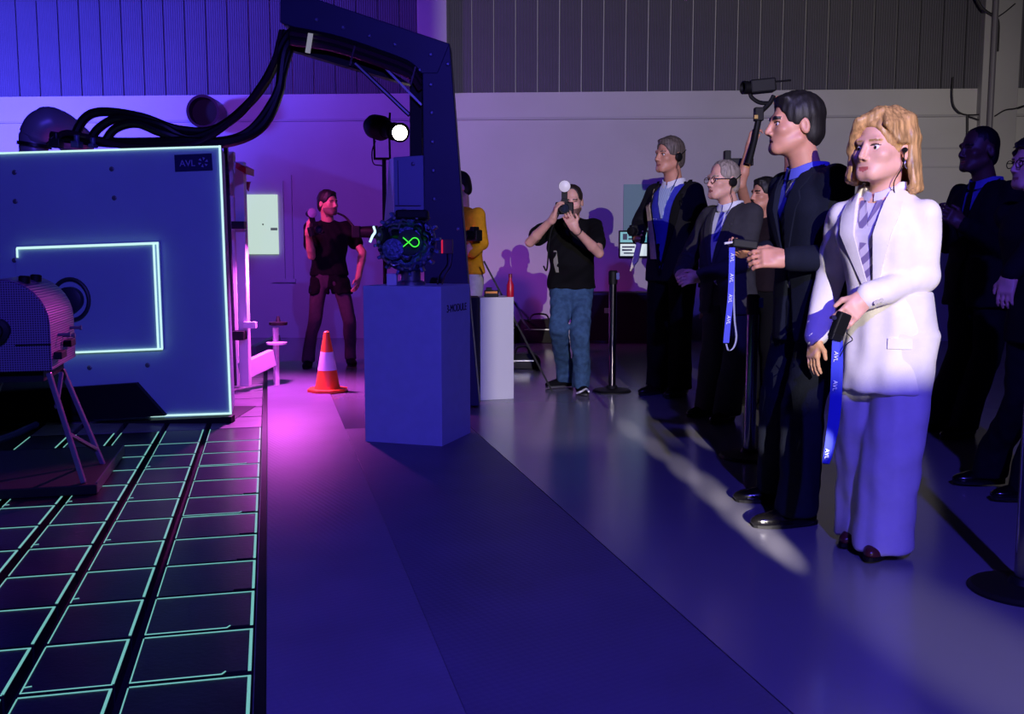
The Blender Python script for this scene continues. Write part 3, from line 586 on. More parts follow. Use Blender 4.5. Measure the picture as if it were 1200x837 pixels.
wcable([(1117, 90), (1116, 112), (1119, 126), (1130, 134), (1150, 134), (1159, 132), (1165, 122)], 0.009, 0.05); wcable([(1134, 136), (1146, 140), (1156, 146), (1162, 138)], 0.008, 0.06); wcable([(1166, 136), (1178, 129), (1190, 127), (1205, 122)], 0.009); wcable([(1158, 134), (1156, 150), (1154, 170), (1153, 220)], 0.006, 0.11); wcable([(1134, 134), (1134, 150), (1133, 180)], 0.012, 0.05)

# ================================================================== STANCHIONS
def stanchion(px, py, top, base_r, lab, Y=None):
    c = G(px, py); t = thing('barrier_post', lab, 'barrier post', c, 'retractable belt posts along the guests'); zt = P(px, top, c.y).z
    q = MB(); q.lathe([(base_r, 0.0), (base_r, 0.008), (base_r * 0.93, 0.018), (0.05, 0.03), (0.04, 0.05)], 40, c); q.build('base', m_black, t)
    q = MB(); q.lathe([(0.031, 0.03), (0.031, zt - 0.10)], 20, c); q.build('pole', mat('chrome_pole', (140, 138, 148), 0.16, 1.0), t)
    q = MB(); q.lathe([(0.034, zt - 0.11), (0.036, zt - 0.09), (0.036, zt - 0.01), (0.028, zt)], 20, c); hd = q.build('head', m_black, t)
    q = MB(); q.box(c + Vector((0.036, -0.01, zt - 0.045)), (0.012, 0.018, 0.026)); q.build('belt_clip', mat('belt_blue', (30, 40, 140), 0.5), hd, smooth=0)
stanchion(717, 459, 317, 0.155, 'farthest barrier post, beside the photographer in jeans')
stanchion(878, 536, 345, 0.165, 'middle barrier post, in front of the man in the navy suit')
stanchion(1199, 693, 330, 0.175, 'nearest barrier post, at the right edge of the photo')

# ================================================================== CLUTTER AT THE WALL
def bag(px, py, w_, d_, h_, lab, nm='equipment_bag', rot=0.0):
    c = G(px, py); t = thing(nm, lab, 'bag', c); R = Matrix.Rotation(rot, 3, 'Z')
    q = MB(); n = 20; vs = []
    for j in range(6):
        z = h_ * j / 5; s_ = 1 - 0.25 * (j / 5) ** 3
        for k in range(n):
            a_ = 2 * math.pi * k / n; x = math.copysign(abs(math.cos(a_)) ** 0.6, math.cos(a_)) * w_ / 2 * s_; y = math.copysign(abs(math.sin(a_)) ** 0.6, math.sin(a_)) * d_ / 2 * s_
            vs.append(c + R @ Vector((x, y, z + 0.01 * math.sin(3 * a_ + j))))
    fs = [(j * n + k, j * n + (k + 1) % n, (j + 1) * n + (k + 1) % n, (j + 1) * n + k) for j in range(5) for k in range(n)] + [tuple(range(n))[::-1], tuple(range(5 * n, 6 * n))]
    q.add(vs, fs); q.build('body', m_black, t, smooth=50)
    q = MB(); q.tube(bez([c + R @ Vector((-w_ * .2, 0, h_ - .01)), c + R @ Vector((-w_ * .12, 0, h_ + .06)), c + R @ Vector((w_ * .12, 0, h_ + .06)), c + R @ Vector((w_ * .2, 0, h_ - .01))], 6), 0.012, 6); q.build('handle', m_rubber, t)
    q = MB(); q.bar(c + R @ Vector((-w_ * .3, -d_ * .5, h_ * .6)), c + R @ Vector((w_ * .3, -d_ * .5, h_ * .6)), 0.008, 0.012); q.build('zip', m_steel, t, smooth=0)
bag(612, 431, 0.36, 0.3, 0.14, 'black soft bag on the floor right of the white pedestal')
bag(632, 401, 0.62, 0.32, 0.28, 'black equipment bag against the wall left of the photographer')
bag(593, 402, 0.24, 0.26, 0.32, 'dark upright bag against the wall behind the white pedestal', rot=0.3)
fc = thing('flight_case', 'long black equipment case against the wall behind the posts', 'case', G(745, 402)); c = G(745, 403)
q = MB(); q.box(c + Vector((0, 0.2, 0.31)), (0.62, 0.16, 0.31)); q.build('body', m_black, fc, smooth=0, bevel=0.01)
for z in (0.02, 0.6): q = MB(); q.box(c + Vector((0, 0.035, z)), (0.625, 0.006, 0.015)); q.build('edge_trim', m_dsteel, fc, smooth=0)
for x in (-0.35, 0.2): q = MB(); q.box(c + Vector((x, 0.03, 0.40)), (0.03, 0.012, 0.03)); q.build('latch', m_steel, fc, smooth=0, bevel=0.003)
q = MB(); q.tube(bez([WP(*on_wall(601, 352, .05), .05), WP(*on_wall(607, 362, .1), .1), G(613, 376, 0.3), G(622, 388, 0.2)], 8), 0.012, 6); tag(q.build('floor_cable', m_rubber), 'dark cable hanging down the wall beside the white pedestal', 'cable')

# unseen lamp body with added flags that cut the key light's edges
lam = thing('unseen_key_lamp', 'unseen black lamp on a stand with flags added to shape the key light', 'lamp', (LB[0], LB[1] - 0.1, 0))
Lv = Vector(LB)
q = MB(); q.lathe([(0.05, -0.42), (0.11, -0.38), (0.12, -0.1), (0.13, -0.02), (0.10, -0.02), (0.08, -0.12)], 24, Lv, (0, 1, 0)); q.build('housing', m_black, lam)
q = MB(); q.tube([Lv + Vector((0, -0.25, -0.12)), Vector((LB[0], LB[1] - 0.25, 0.35))], 0.018, 8); q.build('stand_pole', m_black, lam)
for k in range(3):
    a_ = k * 2.094; q = MB(); q.tube([Vector((LB[0], LB[1] - 0.25, 0.5)), Vector((LB[0] + 0.5 * math.cos(a_), LB[1] - 0.25 + 0.5 * math.sin(a_), 0.012))], 0.012, 6); q.build('stand_leg', m_black, lam)
def flap(l0, l1, e0, e1, D_=0.9):
    def pt(l, e): return Lv + Vector((D_ * math.tan(math.radians(l)), D_, D_ * math.tan(math.radians(e)) / math.cos(math.radians(l))))
    q = MB(); q.prism([pt(l0, e0), pt(l1, e0), pt(l1, e1), pt(l0, e1)], (0, 0.003, 0)); fp = q.build('added_flag', m_black, lam, smooth=0)
    q = MB(); c_ = pt((l0 + l1) / 2, e0 if e1 < 0 else (e0 + e1) / 2); q.tube([c_, Lv + Vector((0, -0.3, -0.2))], 0.006, 6); q.build('flag_arm', m_black, fp)
flap(-30, 2.5, -30, -15.5); flap(2.5, 32, -30, -4.6); flap(-32, -7.9, -28, 28)
# ================================================================== PEOPLE: smooth solids meshed with surface nets
def axis(lo, hi, h, hf, foc):
    out = [lo]
    while out[-1] < hi:
        x = out[-1]; out.append(x + (hf if any(a <= x <= b for a, b in foc) else h))
    return np.array(out, dtype=np.float32)
class Field:
    def __init__(s, lo, hi, h, hf=None, focus=()):
        s.ax = [axis(lo[i], hi[i], h, hf or h, [(f[0][i], f[1][i]) for f in focus]) for i in range(3)]
        s.f = np.full([len(a) for a in s.ax], 0.3, dtype=np.float32); s.h = h
    def sl(s, lo, hi, m):
        r = []
        for i in range(3):
            a = int(np.searchsorted(s.ax[i], lo[i] - m)); b = int(np.searchsorted(s.ax[i], hi[i] + m))
            if b <= a: return None
            r.append(slice(a, b))
        return tuple(r)
    def grid(s, r): return np.meshgrid(s.ax[0][r[0]], s.ax[1][r[1]], s.ax[2][r[2]], indexing='ij', sparse=True)
    def put(s, r, d, k, op):
        a = s.f[r]
        if op == 'u':
            if k > 0:
                hh = np.clip(0.5 + 0.5 * (a - d) / k, 0, 1); s.f[r] = a * (1 - hh) + d * hh - k * hh * (1 - hh)
            else: s.f[r] = np.minimum(a, d)
        elif op == 's':
            d = -d
            if k > 0:
                hh = np.clip(0.5 - 0.5 * (a - d) / k, 0, 1); s.f[r] = a * (1 - hh) + d * hh + k * hh * (1 - hh)
            else: s.f[r] = np.maximum(a, d)
    def cone(s, a, b, ra, rb, k=0.02, op='u', sq=None):
        a = Vector(a); b = Vector(b); R_ = max(ra, rb)
        lo = [min(a[i], b[i]) - R_ for i in range(3)]; hi = [max(a[i], b[i]) + R_ for i in range(3)]
        r = s.sl(lo, hi, k + 3 * s.h)
        if r is None: return s
        X, Y, Z = s.grid(r); d = b - a; L2 = max(d.dot(d), 1e-9)
        t = np.clip(((X - a.x) * d.x + (Y - a.y) * d.y + (Z - a.z) * d.z) / L2, 0, 1)
        D = np.sqrt((X - a.x - t * d.x) ** 2 + (Y - a.y - t * d.y) ** 2 + (Z - a.z - t * d.z) ** 2) - (ra + t * (rb - ra))
        s.put(r, D.astype(np.float32), k, op); return s
    def ell(s, c, rad, R=None, k=0.02, op='u'):
        c = Vector(c); m_ = max(rad); lo = [c[i] - m_ for i in range(3)]; hi = [c[i] + m_ for i in range(3)]
        r = s.sl(lo, hi, k + 3 * s.h)
        if r is None: return s
        X, Y, Z = s.grid(r); x = X - c.x; y = Y - c.y; z = Z - c.z
        if R is not None:
            Rt = R.transposed(); x, y, z = [Rt[i][0] * x + Rt[i][1] * y + Rt[i][2] * z for i in range(3)]
        q = np.sqrt((x / rad[0]) ** 2 + (y / rad[1]) ** 2 + (z / rad[2]) ** 2)
        g = np.sqrt((x / rad[0] ** 2) ** 2 + (y / rad[1] ** 2) ** 2 + (z / rad[2] ** 2) ** 2) + 1e-6
        s.put(r, (q * (q - 1) / g).astype(np.float32), k, op); return s
    def box(s, c, h_, R=None, rd=0.01, k=0.01, op='u'):
        c = Vector(c); m_ = math.sqrt(sum(x * x for x in h_)); lo = [c[i] - m_ for i in range(3)]; hi = [c[i] + m_ for i in range(3)]
        r = s.sl(lo, hi, k + 3 * s.h)
        if r is None: return s
        X, Y, Z = s.grid(r); x = X - c.x; y = Y - c.y; z = Z - c.z
        if R is not None:
            Rt = R.transposed(); x, y, z = [Rt[i][0] * x + Rt[i][1] * y + Rt[i][2] * z for i in range(3)]
        x = np.abs(x) - h_[0] + rd; y = np.abs(y) - h_[1] + rd; z = np.abs(z) - h_[2] + rd
        D = np.sqrt(np.maximum(x, 0) ** 2 + np.maximum(y, 0) ** 2 + np.maximum(z, 0) ** 2) + np.minimum(np.maximum(np.maximum(x, y), z), 0) - rd
        s.put(r, D.astype(np.float32), k, op); return s
    def stack(s, rings, p=2.4, k=0.02, op='u', grow=0.0, cap=0.012):   # rings: (z, cx, cy, half width, half depth) upward
        A_ = np.array(rings, dtype=np.float64); z0, z1 = A_[0, 0], A_[-1, 0]; zz = np.linspace(z0, z1, 160)
        cols = []
        for j in range(1, 5):
            v = np.interp(zz, A_[:, 0], A_[:, j]); kk = np.ones(9) / 9
            v = np.convolve(np.pad(v, 4, mode='edge'), kk, 'valid'); cols.append(v)
        lo = [min(A_[:, 1] - A_[:, 3]) - grow, min(A_[:, 2] - A_[:, 4]) - grow, z0]; hi = [max(A_[:, 1] + A_[:, 3]) + grow, max(A_[:, 2] + A_[:, 4]) + grow, z1]
        r = s.sl(lo, hi, k + 3 * s.h)
        if r is None: return s
        X, Y, Z = s.grid(r); zc = Z.ravel()
        cx, cy, w_, d_ = [np.interp(zc, zz, c)[None, None, :] for c in cols]; w_ = w_ + grow; d_ = d_ + grow
        q = (np.abs((X - cx) / w_) ** p + np.abs((Y - cy) / d_) ** p) ** (1 / p)
        D = (q - 1) * (np.minimum(w_, d_) * 0.5 + 0.5 * np.sqrt(w_ * d_))
        e = np.maximum(z0 - Z, Z - z1) + cap
        D = np.where(e > 0, np.sqrt(np.maximum(D + cap, 0) ** 2 + e ** 2) - cap, D)
        D = np.maximum(D, np.maximum(z0 - Z, Z - z1))
        s.put(r, D.astype(np.float32), k, op); return s
    def wrinkle(s, amp, fx, fz, seed, lo=None, hi=None, n=6):
        rng = np.random.RandomState(seed); X, Y, Z = np.meshgrid(*s.ax, indexing='ij', sparse=True); acc = 0
        for _ in range(n):
            v = rng.normal(size=3); acc = acc + np.sin(v[0] * fx * X + v[1] * fx * Y + v[2] * fz * Z + rng.uniform(0, 6.28))
        s.f += (amp / math.sqrt(n) * acc).astype(np.float32); return s
    def mesh(s, name, mats, smooth=1, classify=None):
        f = s.f.copy()
        for i in range(3):
            ix = [slice(None)] * 3; ix[i] = 0; f[tuple(ix)] = np.maximum(f[tuple(ix)], 1e-3); ix[i] = -1; f[tuple(ix)] = np.maximum(f[tuple(ix)], 1e-3)
        ins = f < 0; nx, ny, nz = f.shape
        cnt = np.zeros((nx - 1, ny - 1, nz - 1), np.int8); co = [(i, j, k) for i in (0, 1) for j in (0, 1) for k in (0, 1)]
        for i, j, k in co: cnt += ins[i:nx - 1 + i, j:ny - 1 + j, k:nz - 1 + k]
        act = (cnt > 0) & (cnt < 8); I, J, K = np.nonzero(act); N = len(I)
        idm = np.full(act.shape, -1, np.int64); idm[I, J, K] = np.arange(N)
        pos = np.zeros((N, 3)); num = np.zeros(N)
        ed = [((a), (b)) for a in co for b in co if a < b and sum(abs(a[i] - b[i]) for i in range(3)) == 1]
        for a, b in ed:
            fa = f[I + a[0], J + a[1], K + a[2]]; fb = f[I + b[0], J + b[1], K + b[2]]; mk = (fa < 0) != (fb < 0)
            t = np.where(mk, fa / np.where(mk, fa - fb, 1), 0); 
            pa = np.stack([s.ax[0][I + a[0]], s.ax[1][J + a[1]], s.ax[2][K + a[2]]], 1); pb = np.stack([s.ax[0][I + b[0]], s.ax[1][J + b[1]], s.ax[2][K + b[2]]], 1)
            pos += mk[:, None] * (pa + (pb - pa) * t[:, None]); num += mk
        pos /= np.maximum(num, 1)[:, None]
        quads = []
        for axn in range(3):
            sl0 = [slice(1, -1)] * 3; sl1 = [slice(1, -1)] * 3; sl0[axn] = slice(0, -1); sl1[axn] = slice(1, None)
            a = ins[tuple(sl0)]; b = ins[tuple(sl1)]; ch = np.nonzero(a != b); base = [c + 1 for c in ch]; base[axn] = ch[axn]
            u_, v_ = (axn + 1) % 3, (axn + 2) % 3
            def cell(du, dv):
                c = [x.copy() for x in base]; c[u_] = c[u_] - du; c[v_] = c[v_] - dv; return idm[c[0], c[1], c[2]]
            q = np.stack([cell(1, 1), cell(0, 1), cell(0, 0), cell(1, 0)], 1); flip = ~a[ch]
            q[flip] = q[flip][:, ::-1]; quads.append(q)
        quads = np.concatenate(quads); quads = quads[(quads >= 0).all(1)]
        for _ in range(smooth):
            acc = np.zeros_like(pos); n_ = np.zeros(N)
            for i in range(4):
                a = quads[:, i]; b = quads[:, (i + 1) % 4]
                for c_ in range(3): acc[:, c_] += np.bincount(a, pos[b, c_], N) + np.bincount(b, pos[a, c_], N)
                n_ += np.bincount(a, minlength=N) + np.bincount(b, minlength=N)
            pos = pos * 0.5 + 0.5 * acc / np.maximum(n_, 1)[:, None]
        me = bpy.data.meshes.new(name); M_ = len(quads)
        me.vertices.add(N); me.vertices.foreach_set('co', pos.astype(np.float32).ravel())
        me.loops.add(M_ * 4); me.loops.foreach_set('vertex_index', quads.astype(np.int32).ravel())
        me.polygons.add(M_); me.polygons.foreach_set('loop_start', np.arange(0, M_ * 4, 4, dtype=np.int32))
        for m in (mats if isinstance(mats, (list, tuple)) else [mats]): me.materials.append(m)
        if classify is not None:
            cen = pos[quads].mean(1); me.polygons.foreach_set('material_index', classify(cen).astype(np.int32))
        me.update(calc_edges=True); me.validate(); me.shade_smooth(); return me

def skin(name, col, rough=0.5):
    m = mat(name, col, rough, var=(18, 0.07)); b = m.node_tree.nodes['Principled BSDF']
    b.inputs['Subsurface Weight'].default_value = 0.12; b.inputs['Subsurface Radius'].default_value = (0.02, 0.008, 0.004); return m
m_skinA = skin('skin_light', (226, 172, 148)); m_skinB = skin('skin_tan', (205, 146, 118)); m_skinC = skin('skin_dark', (92, 62, 52))
m_lipA = mat('lips_rose', (186, 98, 92), 0.45); m_lipB = mat('lips_brown', (164, 96, 84), 0.5)
m_eye = mat('eye_white', (225, 220, 215), 0.25); m_iris = mat('iris_dark', (40, 30, 26), 0.2)
def hairm(name, col, rough=0.58):
    m = mat(name, col, rough, var=(90, 0.5), bump=(160, 0.10)); nt = m.node_tree
    for n in list(nt.nodes):
        if n.type == 'TEX_NOISE':
            mp = nt.nodes.new('ShaderNodeMapping'); mp.inputs['Scale'].default_value = (1, 1, .12); nt.links.new(n.inputs[0].links[0].from_socket, mp.inputs[0]); nt.links.new(mp.outputs[0], n.inputs[0])
    return m
h_black = hairm('hair_black', (20, 16, 15)); h_grey = hairm('hair_grey_brown', (92, 82, 74)); h_silver = hairm('hair_silver', (150, 138, 126)); h_brown = hairm('hair_dark_brown', (46, 34, 28))
def cloth(name, col, rough=0.85, b=0.25, var=0.1): return mat(name, col, rough, var=(30, var), bump=(350, b), spec=0.2)

class Person:
    def __init__(s, label, px, py, phi, top, skin_=m_skinA, hair_=h_black, lip=m_lipB, h=0.0065, hf=None, lean=(0, 0), head_phi=None, head_pitch=0.0, head_off=(0, 0, 0), hsc=1.07, wide=1.0):
        s.root = G(px, py); s.phi = math.radians(phi); s.th = math.pi - s.phi
        s.e = thing('person', label, 'person', s.root); s.e.rotation_euler = (0, 0, s.th)
        s.R = Matrix.Rotation(s.th, 3, 'Z'); s.Ri = s.R.transposed()
        s.H = P(px, top, s.root.y).z; s.s = s.H / 1.765; s.h = h; s.hf = hf or h; s.skin = skin_; s.hair_m = hair_; s.lip = lip; s.wd = wide
        z = s.s; s.lean = s.Ri @ Vector((lean[0], lean[1], 0))
        s.J = {}
        for sd, n in ((1, 'R'), (-1, 'L')):
            s.J['hip' + n] = Vector((sd * .088, 0, .92)) * z; s.J['knee' + n] = Vector((sd * .095, .015, .50)) * z; s.J['ank' + n] = Vector((sd * .10, -.02, .085)) * z
            s.J['sho' + n] = Vector((sd * .172 * wide, -.012, 1.395)) * z + s.lean; s.J['elb' + n] = Vector((sd * .225, -.02, 1.13)) * z + s.lean; s.J['wri' + n] = Vector((sd * .225, .06, .90)) * z + s.lean
        s.hs = hsc * z
        s.hc = Vector((0, .035, 1.635)) * z + s.lean + Vector(head_off)
        hp = math.radians(head_phi if head_phi is not None else phi)
        s.HR = Matrix.Rotation((math.pi - hp) - s.th, 3, 'Z') @ Matrix.Rotation(head_pitch, 3, 'X')
        s.neck = Vector((0, -.015, 1.46)) * z + s.lean
        s.toe = {'R': Vector((0.12, 1, 0)).normalized(), 'L': Vector((-0.12, 1, 0)).normalized()}
        s.hand_p = {}
    def loc(s, v): return s.Ri @ (v - s.root)                   # world to local
    def w(s, px, py, Y): return s.loc(P(px, py, Y))
    def hd(s, x, y, z): return s.hc + s.HR @ (Vector((x, y, z)) * s.hs)
    def link(s, name, me, parent=None):
        o = bpy.data.objects.new(name, me); COL.objects.link(o); o.parent = parent or s.e; return o
    def mb(s, q, name, m, parent=None, smooth=40, world=False):
        if world: q.v = [tuple(s.loc(Vector(v))) for v in q.v]
        return s.link(name, q.mesh(name, m, smooth), parent)
    # ---- hands
    def hand(s, n, d, pn, curls=(0.5, 0.9, 1.2), sgn=None, sc=1.0, thumb=0.4, world=True):
        d = Vector(d); pn = Vector(pn)
        if world: d = s.Ri @ d; pn = s.Ri @ pn
        d.normalize(); pn = (pn - d * pn.dot(d)).normalized(); sd = d.cross(pn) * (sgn if sgn is not None else (1 if n == 'R' else -1)); s.hand_p[n] = (d, pn, sd, curls, sc, thumb)
    def hand_sdf(s, Fd, n):
        d, pn, sd, cu, sc, th = s.hand_p[n]; w_ = s.J['wri' + n]; u = s.s * sc
        R = Matrix((sd, d, pn)).transposed(); fr_ = max(1.0, 0.0075 / 0.0085 * (s.hf / 0.005))
        Fd.box(w_ + d * .05 * u, (.040 * u, .047 * u, .0145 * u), R, .013 * u, .02)
        Fd.cone(w_ - d * .02 * u, w_ + d * .03 * u, .027 * u, .024 * u, .02)
        for off, L in ((.031, .070), (.0105, .080), (-.0105, .075), (-.030, .058)):
            p = w_ + d * .088 * u + sd * off * u; a = 0; fan = off * 1.5
            for c_, seg, r0, r1 in ((cu[0], .46, .0092, .0085), (cu[1], .30, .0085, .008), (cu[2], .26, .008, .007)):
                a = c_; v = (d * math.cos(a) + pn * math.sin(a) + sd * fan).normalized(); q = p + v * L * seg * u
                Fd.cone(p, q, r0 * u, r1 * u, .004); p = q
        p = w_ + d * .028 * u + sd * .028 * u; v = (d * .62 + sd * .75 * (1 - th * .5) + pn * .5 * th).normalized(); q = p + v * .045 * u; Fd.cone(p, q, .0135 * u, .011 * u, .012)
        v = (d * .9 + sd * .1 * (1 - th) + pn * .75 * th).normalized(); Fd.cone(q, q + v * .034 * u, .0105 * u, .0085 * u, .004)
    # ---- body
    def body(s, arms='R L', bare_legs=False, ears=True, stubble=None, female=False, brow=1.0):
        J = s.J; z = s.s; foc = [(s.hc - Vector((.15, .15, .19)) * z, s.hc + Vector((.15, .15, .17)) * z)]
        for n in s.hand_p: foc.append((J['wri' + n] - Vector((.13,) * 3), J['wri' + n] + Vector((.13,) * 3)))
        pts = list(J.values()) + [s.hc + Vector((0, 0, .12 * z))]
        for n in s.hand_p: pts.append(J['wri' + n] + s.hand_p[n][0] * .2 * z); pts.append(J['wri' + n] + s.hand_p[n][1] * .12 * z)
        lo = [min(p[i] for p in pts) - .16 for i in range(3)]; hi = [max(p[i] for p in pts) + .16 for i in range(3)]; lo[2] = -.02
        Fd = Field(lo, hi, s.h, s.hf, foc); hd = s.hd; u = s.hs; R = s.HR; bl = s.lean
        # trunk, kept inside the clothes
        Fd.stack([(.86 * z, 0, 0, .13 * z, .09 * z), (1.06 * z, bl.x * .4, bl.y * .4, .12 * z, .08 * z), (1.28 * z, bl.x * .8, bl.y * .8, .15 * z, .085 * z), (1.42 * z, bl.x, bl.y - .01, .13 * z, .07 * z)], k=.03)
        for n in 'RL':
            Fd.cone(J['hip' + n], J['knee' + n], .055 * z, .034 * z, .03); Fd.cone(J['knee' + n], J['ank' + n], .034 * z, .026 * z, .02)
            Fd.cone(J['ank' + n], J['ank' + n] + s.toe[n] * .09 * z - Vector((0, 0, .05 * z)), .026 * z, .02 * z, .01)
            sh = J['sho' + n]; Fd.cone(s.neck - Vector((0, 0, .09 * z)), sh - Vector((0, 0, .03 * z)), .04 * z, .03 * z, .02)
            Fd.cone(sh, J['elb' + n], .046 * z, .038 * z, .02); 
            mid = J['elb' + n] * .7 + J['wri' + n] * .3; Fd.cone(J['elb' + n], mid, .037 * z, .041 * z, .01); Fd.cone(mid, J['wri' + n], .041 * z, .026 * z, .01)
            if n in s.hand_p: s.hand_sdf(Fd, n)
        # neck and head
        Fd.cone(s.neck - Vector((0, 0, .06 * z)), hd(0, -.022, -.075), .064 * z if not female else .052 * z, .056 * u if not female else .047 * u, .03)
        j_ = 0.98 if female else 1.0
        Fd.ell(hd(0, -.014, .035), (.073 * u, .094 * u, .088 * u), R, .02); cz = .80 if female else .91; Fd.ell(hd(0, .028, -.03), (.061 * u * j_, .066 * u, .088 * u * (cz * .9 + .1)), R, .03)
        Fd.ell(hd(0, .042, -.078 * cz), (.048 * u * j_, .046 * u, .036 * u * cz), R, .03); Fd.cone(hd(-.012, .077, -.1 * cz), hd(.012, .077, -.1 * cz), .016 * u, .016 * u, .02)
        for sd in (-1, 1):
            Fd.cone(hd(sd * .056 * j_, -.002, -.055), hd(sd * .02, .07, -.1 * cz), .016 * u, .016 * u, .025)
            Fd.ell(hd(sd * .04, .06, -.022), (.024 * u, .022 * u, .02 * u), R, .02)
        nf = .74 if female else .88
        Fd.cone(hd(-.034, .080 if not female else .0765, .024), hd(.034, .080 if not female else .0765, .024), .013 * u * nf, .013 * u * nf, .016)
        for sd in (-1, 1): Fd.ell(hd(sd * .031, .098, .0), (.018 * u, .016 * u, .0125 * u), R, .012, 's')
        Fd.cone(hd(0, .088, .014), hd(0, .108, -.028), .0085 * u * nf, .0125 * u * nf, .010)
        for sd in (-1, 1): Fd.ell(hd(sd * .012, .098, -.035), (.009 * u * nf, .011 * u * nf, .008 * u * nf), R, .006)
        Fd.cone(hd(-.017, .0865, -.0595), hd(.017, .0865, -.0595), .005 * u, .005 * u, .006); Fd.cone(hd(-.013, .0855, -.070), hd(.013, .0855, -.070), .0058 * u, .0058 * u, .006)
        Fd.box(hd(0, .097, -.0653), (.021 * u, .010 * u, .0012 * u), R, .001, .004, 's')
        if ears:
            for sd in (-1, 1):
                Re = R @ Matrix.Rotation(sd * .35, 3, 'Z') @ Matrix.Rotation(-.2, 3, 'X'); Fd.ell(hd(sd * .076, -.014, -.008), (.009 * u, .019 * u, .033 * u), Re, .006); Fd.ell(hd(sd * .085, -.010, -.006), (.006 * u, .010 * u, .018 * u), Re, .005, 's')
        hc = np.array(s.hc); HRn = np.array(R)
        def cl(c):
            q = ((c - hc) @ HRn) / u; x, y, zz = np.abs(q[:, 0]), q[:, 1], q[:, 2]; out = np.zeros(len(c), int)
            out[(x < .0185) & (y > .082) & (zz < -.0565 - x * .12) & (zz > -.0745 + x * .35)] = 1; out[(x > .017) & (x < .045) & (y > .06) & (np.abs(zz - .0095 + (x - .03) ** 2 * 12) < .0026)] = 4
            out[(x > .012) & (x < .046) & (y > .05) & (np.abs(zz - .024 + (x - .03) ** 2 * 6) < .0045 * brow)] = 2
            if stubble: out[(out == 0) & (y > .01) & (zz < -.045) & (zz > -.13) & (np.linalg.norm(q, axis=1) < .16)] = 3
            return out
        me = Fd.mesh('body', [s.skin, s.lip, s.hair_m, stubble or s.skin, mat('lash_brown', (64, 44, 38), 0.6)], 1, cl); s.bo = s.link('body', me)
    def eyes(s):
        for sd in (-1, 1):
            c = s.hd(sd * .031, .0705, .0); f_ = s.HR @ Vector((0, 1, 0)); q = MB(); u = s.hs
            q.lathe([(.0 * u, -.011 * u), (.008 * u, -.008 * u), (.0115 * u, 0), (.0105 * u, .005 * u), (.008 * u, .009 * u), (.004 * u, .0112 * u), (0.0003, .0118 * u)], 14, c, f_); e = s.mb(q, 'eye', m_eye)
            q = MB(); q.lathe([(.0060 * u, .0098 * u), (.0045 * u, .0118 * u), (.0003, .0125 * u)], 12, c, f_); s.mb(q, 'iris', m_iris, e)
    def hair(s, kind='short', fringe=0.0):
        u = s.hs; hd = s.hd; R = s.HR; c = s.hc; m_ = .3 * u
        lo = [c[i] - m_ for i in range(3)]; hi = [c[i] + m_ for i in range(3)]
        Fd = Field(lo, hi, s.hf)
        if kind in ('short', 'receding', 'stubble', 'curly'):
            g = {'short': .0, 'receding': -.004, 'stubble': -.009, 'curly': .010}[kind]
            Fd.ell(hd(0, -.016, .040), ((.083 + g) * u, (.104 + g) * u, (.094 + g) * u), R, 0); Fd.ell(hd(0, -.055, -.02), ((.068 + g) * u, (.062 + g) * u, .075 * u), R, .02)
            Fd.ell(hd(0, .105, -.035), (.10 * u, .075 * u, .115 * u), R, .008, 's'); Fd.box(hd(0, .06, -.09), (.2 * u, .08 * u, .085 * u), R, .01, .008, 's')
            if kind in ('receding', 'stubble'): Fd.ell(hd(0, .10, .06), (.062 * u, .06 * u, .07 * u), R, .015, 's')
            Fd.box(hd(0, -.08, -.16), (.2 * u, .12 * u, .075 * u), R, .01, .02, 's')
            for sd in (-1, 1): Fd.ell(hd(sd * .09, -.012, -.022), (.03 * u, .026 * u, .04 * u), R, .006, 's')
            if kind == 'short': Fd.ell(hd(0, .048, .098), (.056 * u, .032 * u, .014 * u), R, .02)
            if kind == 'curly': Fd.wrinkle(.006, 90, 90, 5)
            else: Fd.wrinkle(.0015, 160, 60, 4)
        elif kind == 'bob':
            rng = random.Random(4)
            Fd.ell(hd(0, -.018, .042), (.083 * u, .103 * u, .092 * u), R, 0); Fd.ell(hd(0, .112, -.035), (.098 * u, .075 * u, .118 * u), R, .008, 's'); Fd.box(hd(0, .05, -.16), (.07 * u, .12 * u, .12 * u), R, .01, .008, 's')
            Fd.box(hd(0, -.02, -.17), (.3 * u, .3 * u, .11 * u), R, .01, .008, 's')
            for k in range(52):                       # falling strands round the sides and back
                t = k / 51; a = math.radians(-84 + 216 * t); sx = math.sin(a); cy = -math.cos(a)
                fr0 = hd(sx * .022, -.015 + cy * .03, .122); pm_ = hd(sx * .066, -.015 + cy * .076, .094); p1 = hd(sx * .085, -.012 + cy * .098, .035); L = -.108 - rng.uniform(0, .02) if a < 1.2 else -.07 - rng.uniform(0, .025)
                p2 = hd(sx * (.092 + rng.uniform(-.004, .006)), -.012 + cy * .100, L * .45); p3 = hd(sx * (.102 + rng.uniform(-.006, .010)), -.012 + cy * .105, L)
                cl_ = hd(sx * .088, -.012 + cy * .085, L - .012)
                r_ = .0125 * u
                Fd.cone(fr0, pm_, r_ * .5, r_ * .7, .02); Fd.cone(pm_, p1, r_ * .7, r_ * .7, .02); Fd.cone(p1, p2, r_ * .7, r_, .012); Fd.cone(p2, p3, r_, .012 * u, .005); Fd.cone(p3, cl_, .012 * u, .008 * u, .005)
